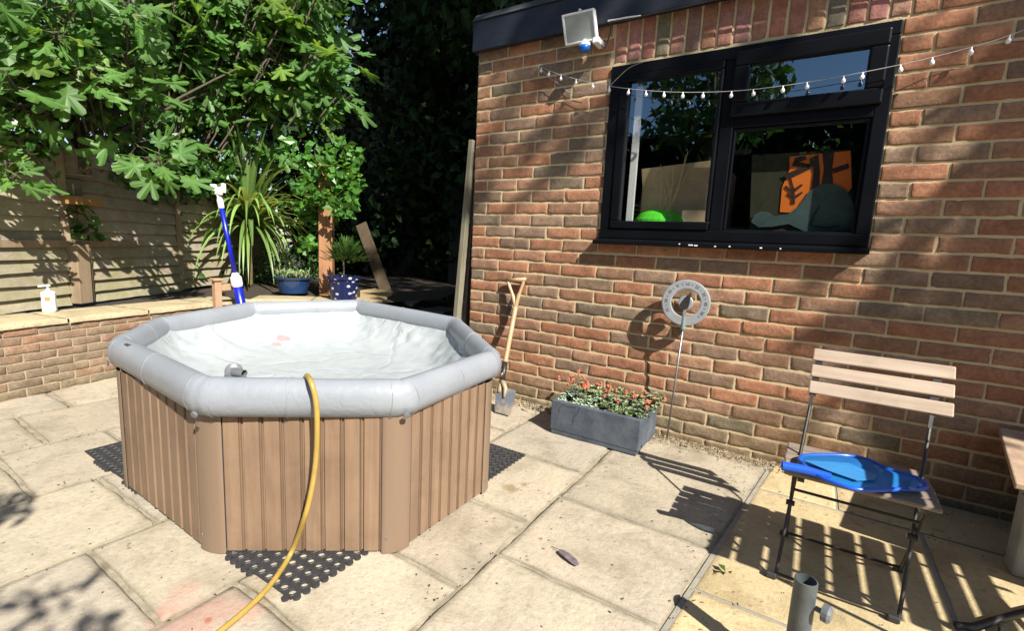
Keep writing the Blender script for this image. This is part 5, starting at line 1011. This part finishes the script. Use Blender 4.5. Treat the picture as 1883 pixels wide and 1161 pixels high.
# tall tree out of frame to the right: its crown dapples the upper wall and shades the passage
su = Vector((.426, .905, 0)); sv = Vector((-.601, .283, .748)); tt = thing('tall_tree', 'tall broadleaf tree out of view whose crown shades the wall', 'tree', (7.2, -2.2, 0)); b_ = MB()
b_.tube(smooth_path([(7.2, -2.2, 0), (7.1, -2.1, 4), (7.0, -2.0, 9)], 5), [.22-.013*i for i in range(11)], 8); L_ = [wal(x, y)+SUN*q for x, y, q in ((1990, 60, 3.0), (1883, 112, 2.6), (1800, 160, 2.5), (1740, 195, 2.4), (1705, 215, 2.4))]; b_.tube(smooth_path([(7.1, -2.1, 4.2), (5.4, -1.5, 3.9)]+L_, 5), [.06]*5+[.035]*5+[.018]*5+[.012]*16, 6); b_.tube([L_[1], wal(1740, 150)+SUN*2.5, wal(1690, 165)+SUN*2.5], .005, 5)
b_.build('trunk', m_trunk, tt, smooth=True); b_ = MB()
def dens(u, v):  # leaf cover shaped for the shade it casts, thinned to sun the window
    x = u/.426; z = (v+.601*x)/.748          # where the leaf's shadow meets the brick wall
    if -.28 < x < 3.3 and z < 2.7:
        if z < -.5: return 0
        lo = 1.17+.14*x if x < 2.0 else 1.45-.15*(x-2)
        a = min(1, max(0, (z-lo)/.22))*.62
        if x > 1.72: a = max(a, min(1, (x-1.72)/.25)*min(1, max(0, (1.04-.05*(x-2)-z)/.12))*(.55 if z > .5 else .35))
        if .88 < x < 2.25 and 1.1 < z < 1.93: a *= .12
        if z > 1.93: a = max(a, .72)
        if x > 2.45: a = max(a, .5)
        return a
    if u > .12 and v > 1.5: return 1.0
    return 0
n_ = 0
while n_ < 6000:
    u, v = U(-.2, 4.2), U(-3, 7.5)
    if U(0, 1) > dens(u, v): continue
    if u < 1.4 and v < 2 and mn.noise(Vector((u*7, v*7, 3))) < -.15: continue
    n_ += 1; p = su*u+sv*v+SUN*U(9.5, 13.5); d = rv(); k = U(.7, 1.2); leafq(b_, p, d, rv(), U(.16, .26), U(.11, .18), (k, k, k))
b_.build('crown', m_green, tt)
# trees and hedge behind the camera: reflected in the glass, and a branch that dapples the near patio
def round_tree(name, label, base, c, r, n, L, w_, grp=None):
    t = thing(name, label, 'tree', base, grp); b_ = MB(); B = Vector(base); C = Vector(c); b_.tube(smooth_path([B, B.lerp(C, .5)+Vector((.05, 0, 0)), C], 5), [.10-.006*i for i in range(11)], 8)
    for k in range(9): b_.tube([B.lerp(C, U(.5, 1)), C+rv()*r*.8], .015, 5)
    b_.build('trunk', m_trunk, t, smooth=True); b_ = MB()
    def f():
        v = rv()*U(.2, 1)**.4; q = C+v*r; return q if mn.noise(q*1.6) > -.12 else None
    cloud(b_, n, f, L, w_); b_.build('crown', m_green, t)
round_tree('garden_tree', 'feathery tree mirrored in the upper window panes', (.0, -7.0, 0), (.15, -6.4, 4.0), 1.35, 2600, .22, .10)
hg = thing('garden_hedge', 'tall dark hedge mirrored in the lower window panes', 'hedge', (1, -9, 0)); b_ = MB(); b_.box((1.0, -9.6, 1.9), (18, .8, 3.8)); b_.build('core', m_dark, hg); b_ = MB(); cloud(b_, 4000, lambda: Vector((U(-8, 10), -9.1+random.gauss(0, .15), U(0, 4.2))), .25, .16); b_.build('foliage', m_dark, hg)
yt = thing('young_tree', 'slender young tree behind the viewer dappling the near slabs', 'tree', (3.3, -3.9, 0)); b_ = MB(); b_.tube(smooth_path([(3.3, -3.9, 0), (3.2, -3.7, 1.2), (2.75, -3.4, 2.2)], 5), .02, 6); b_.build('trunk', m_trunk, yt, smooth=True); b_ = MB()
def f5_():
    g = random.choice([gnd(U(-40, 190), U(1065, 1190), 0), gnd(U(-40, 190), U(1065, 1190), 0), gnd(U(-20, 60), U(905, 950), 0)]); q = g+Vector((1.02, -.48, 1))*U(2.0, 2.5); return q if mn.noise(q*9) > -.1 else None
cloud(b_, 150, f5_, .075, .035); b_.build('crown', m_green, yt)
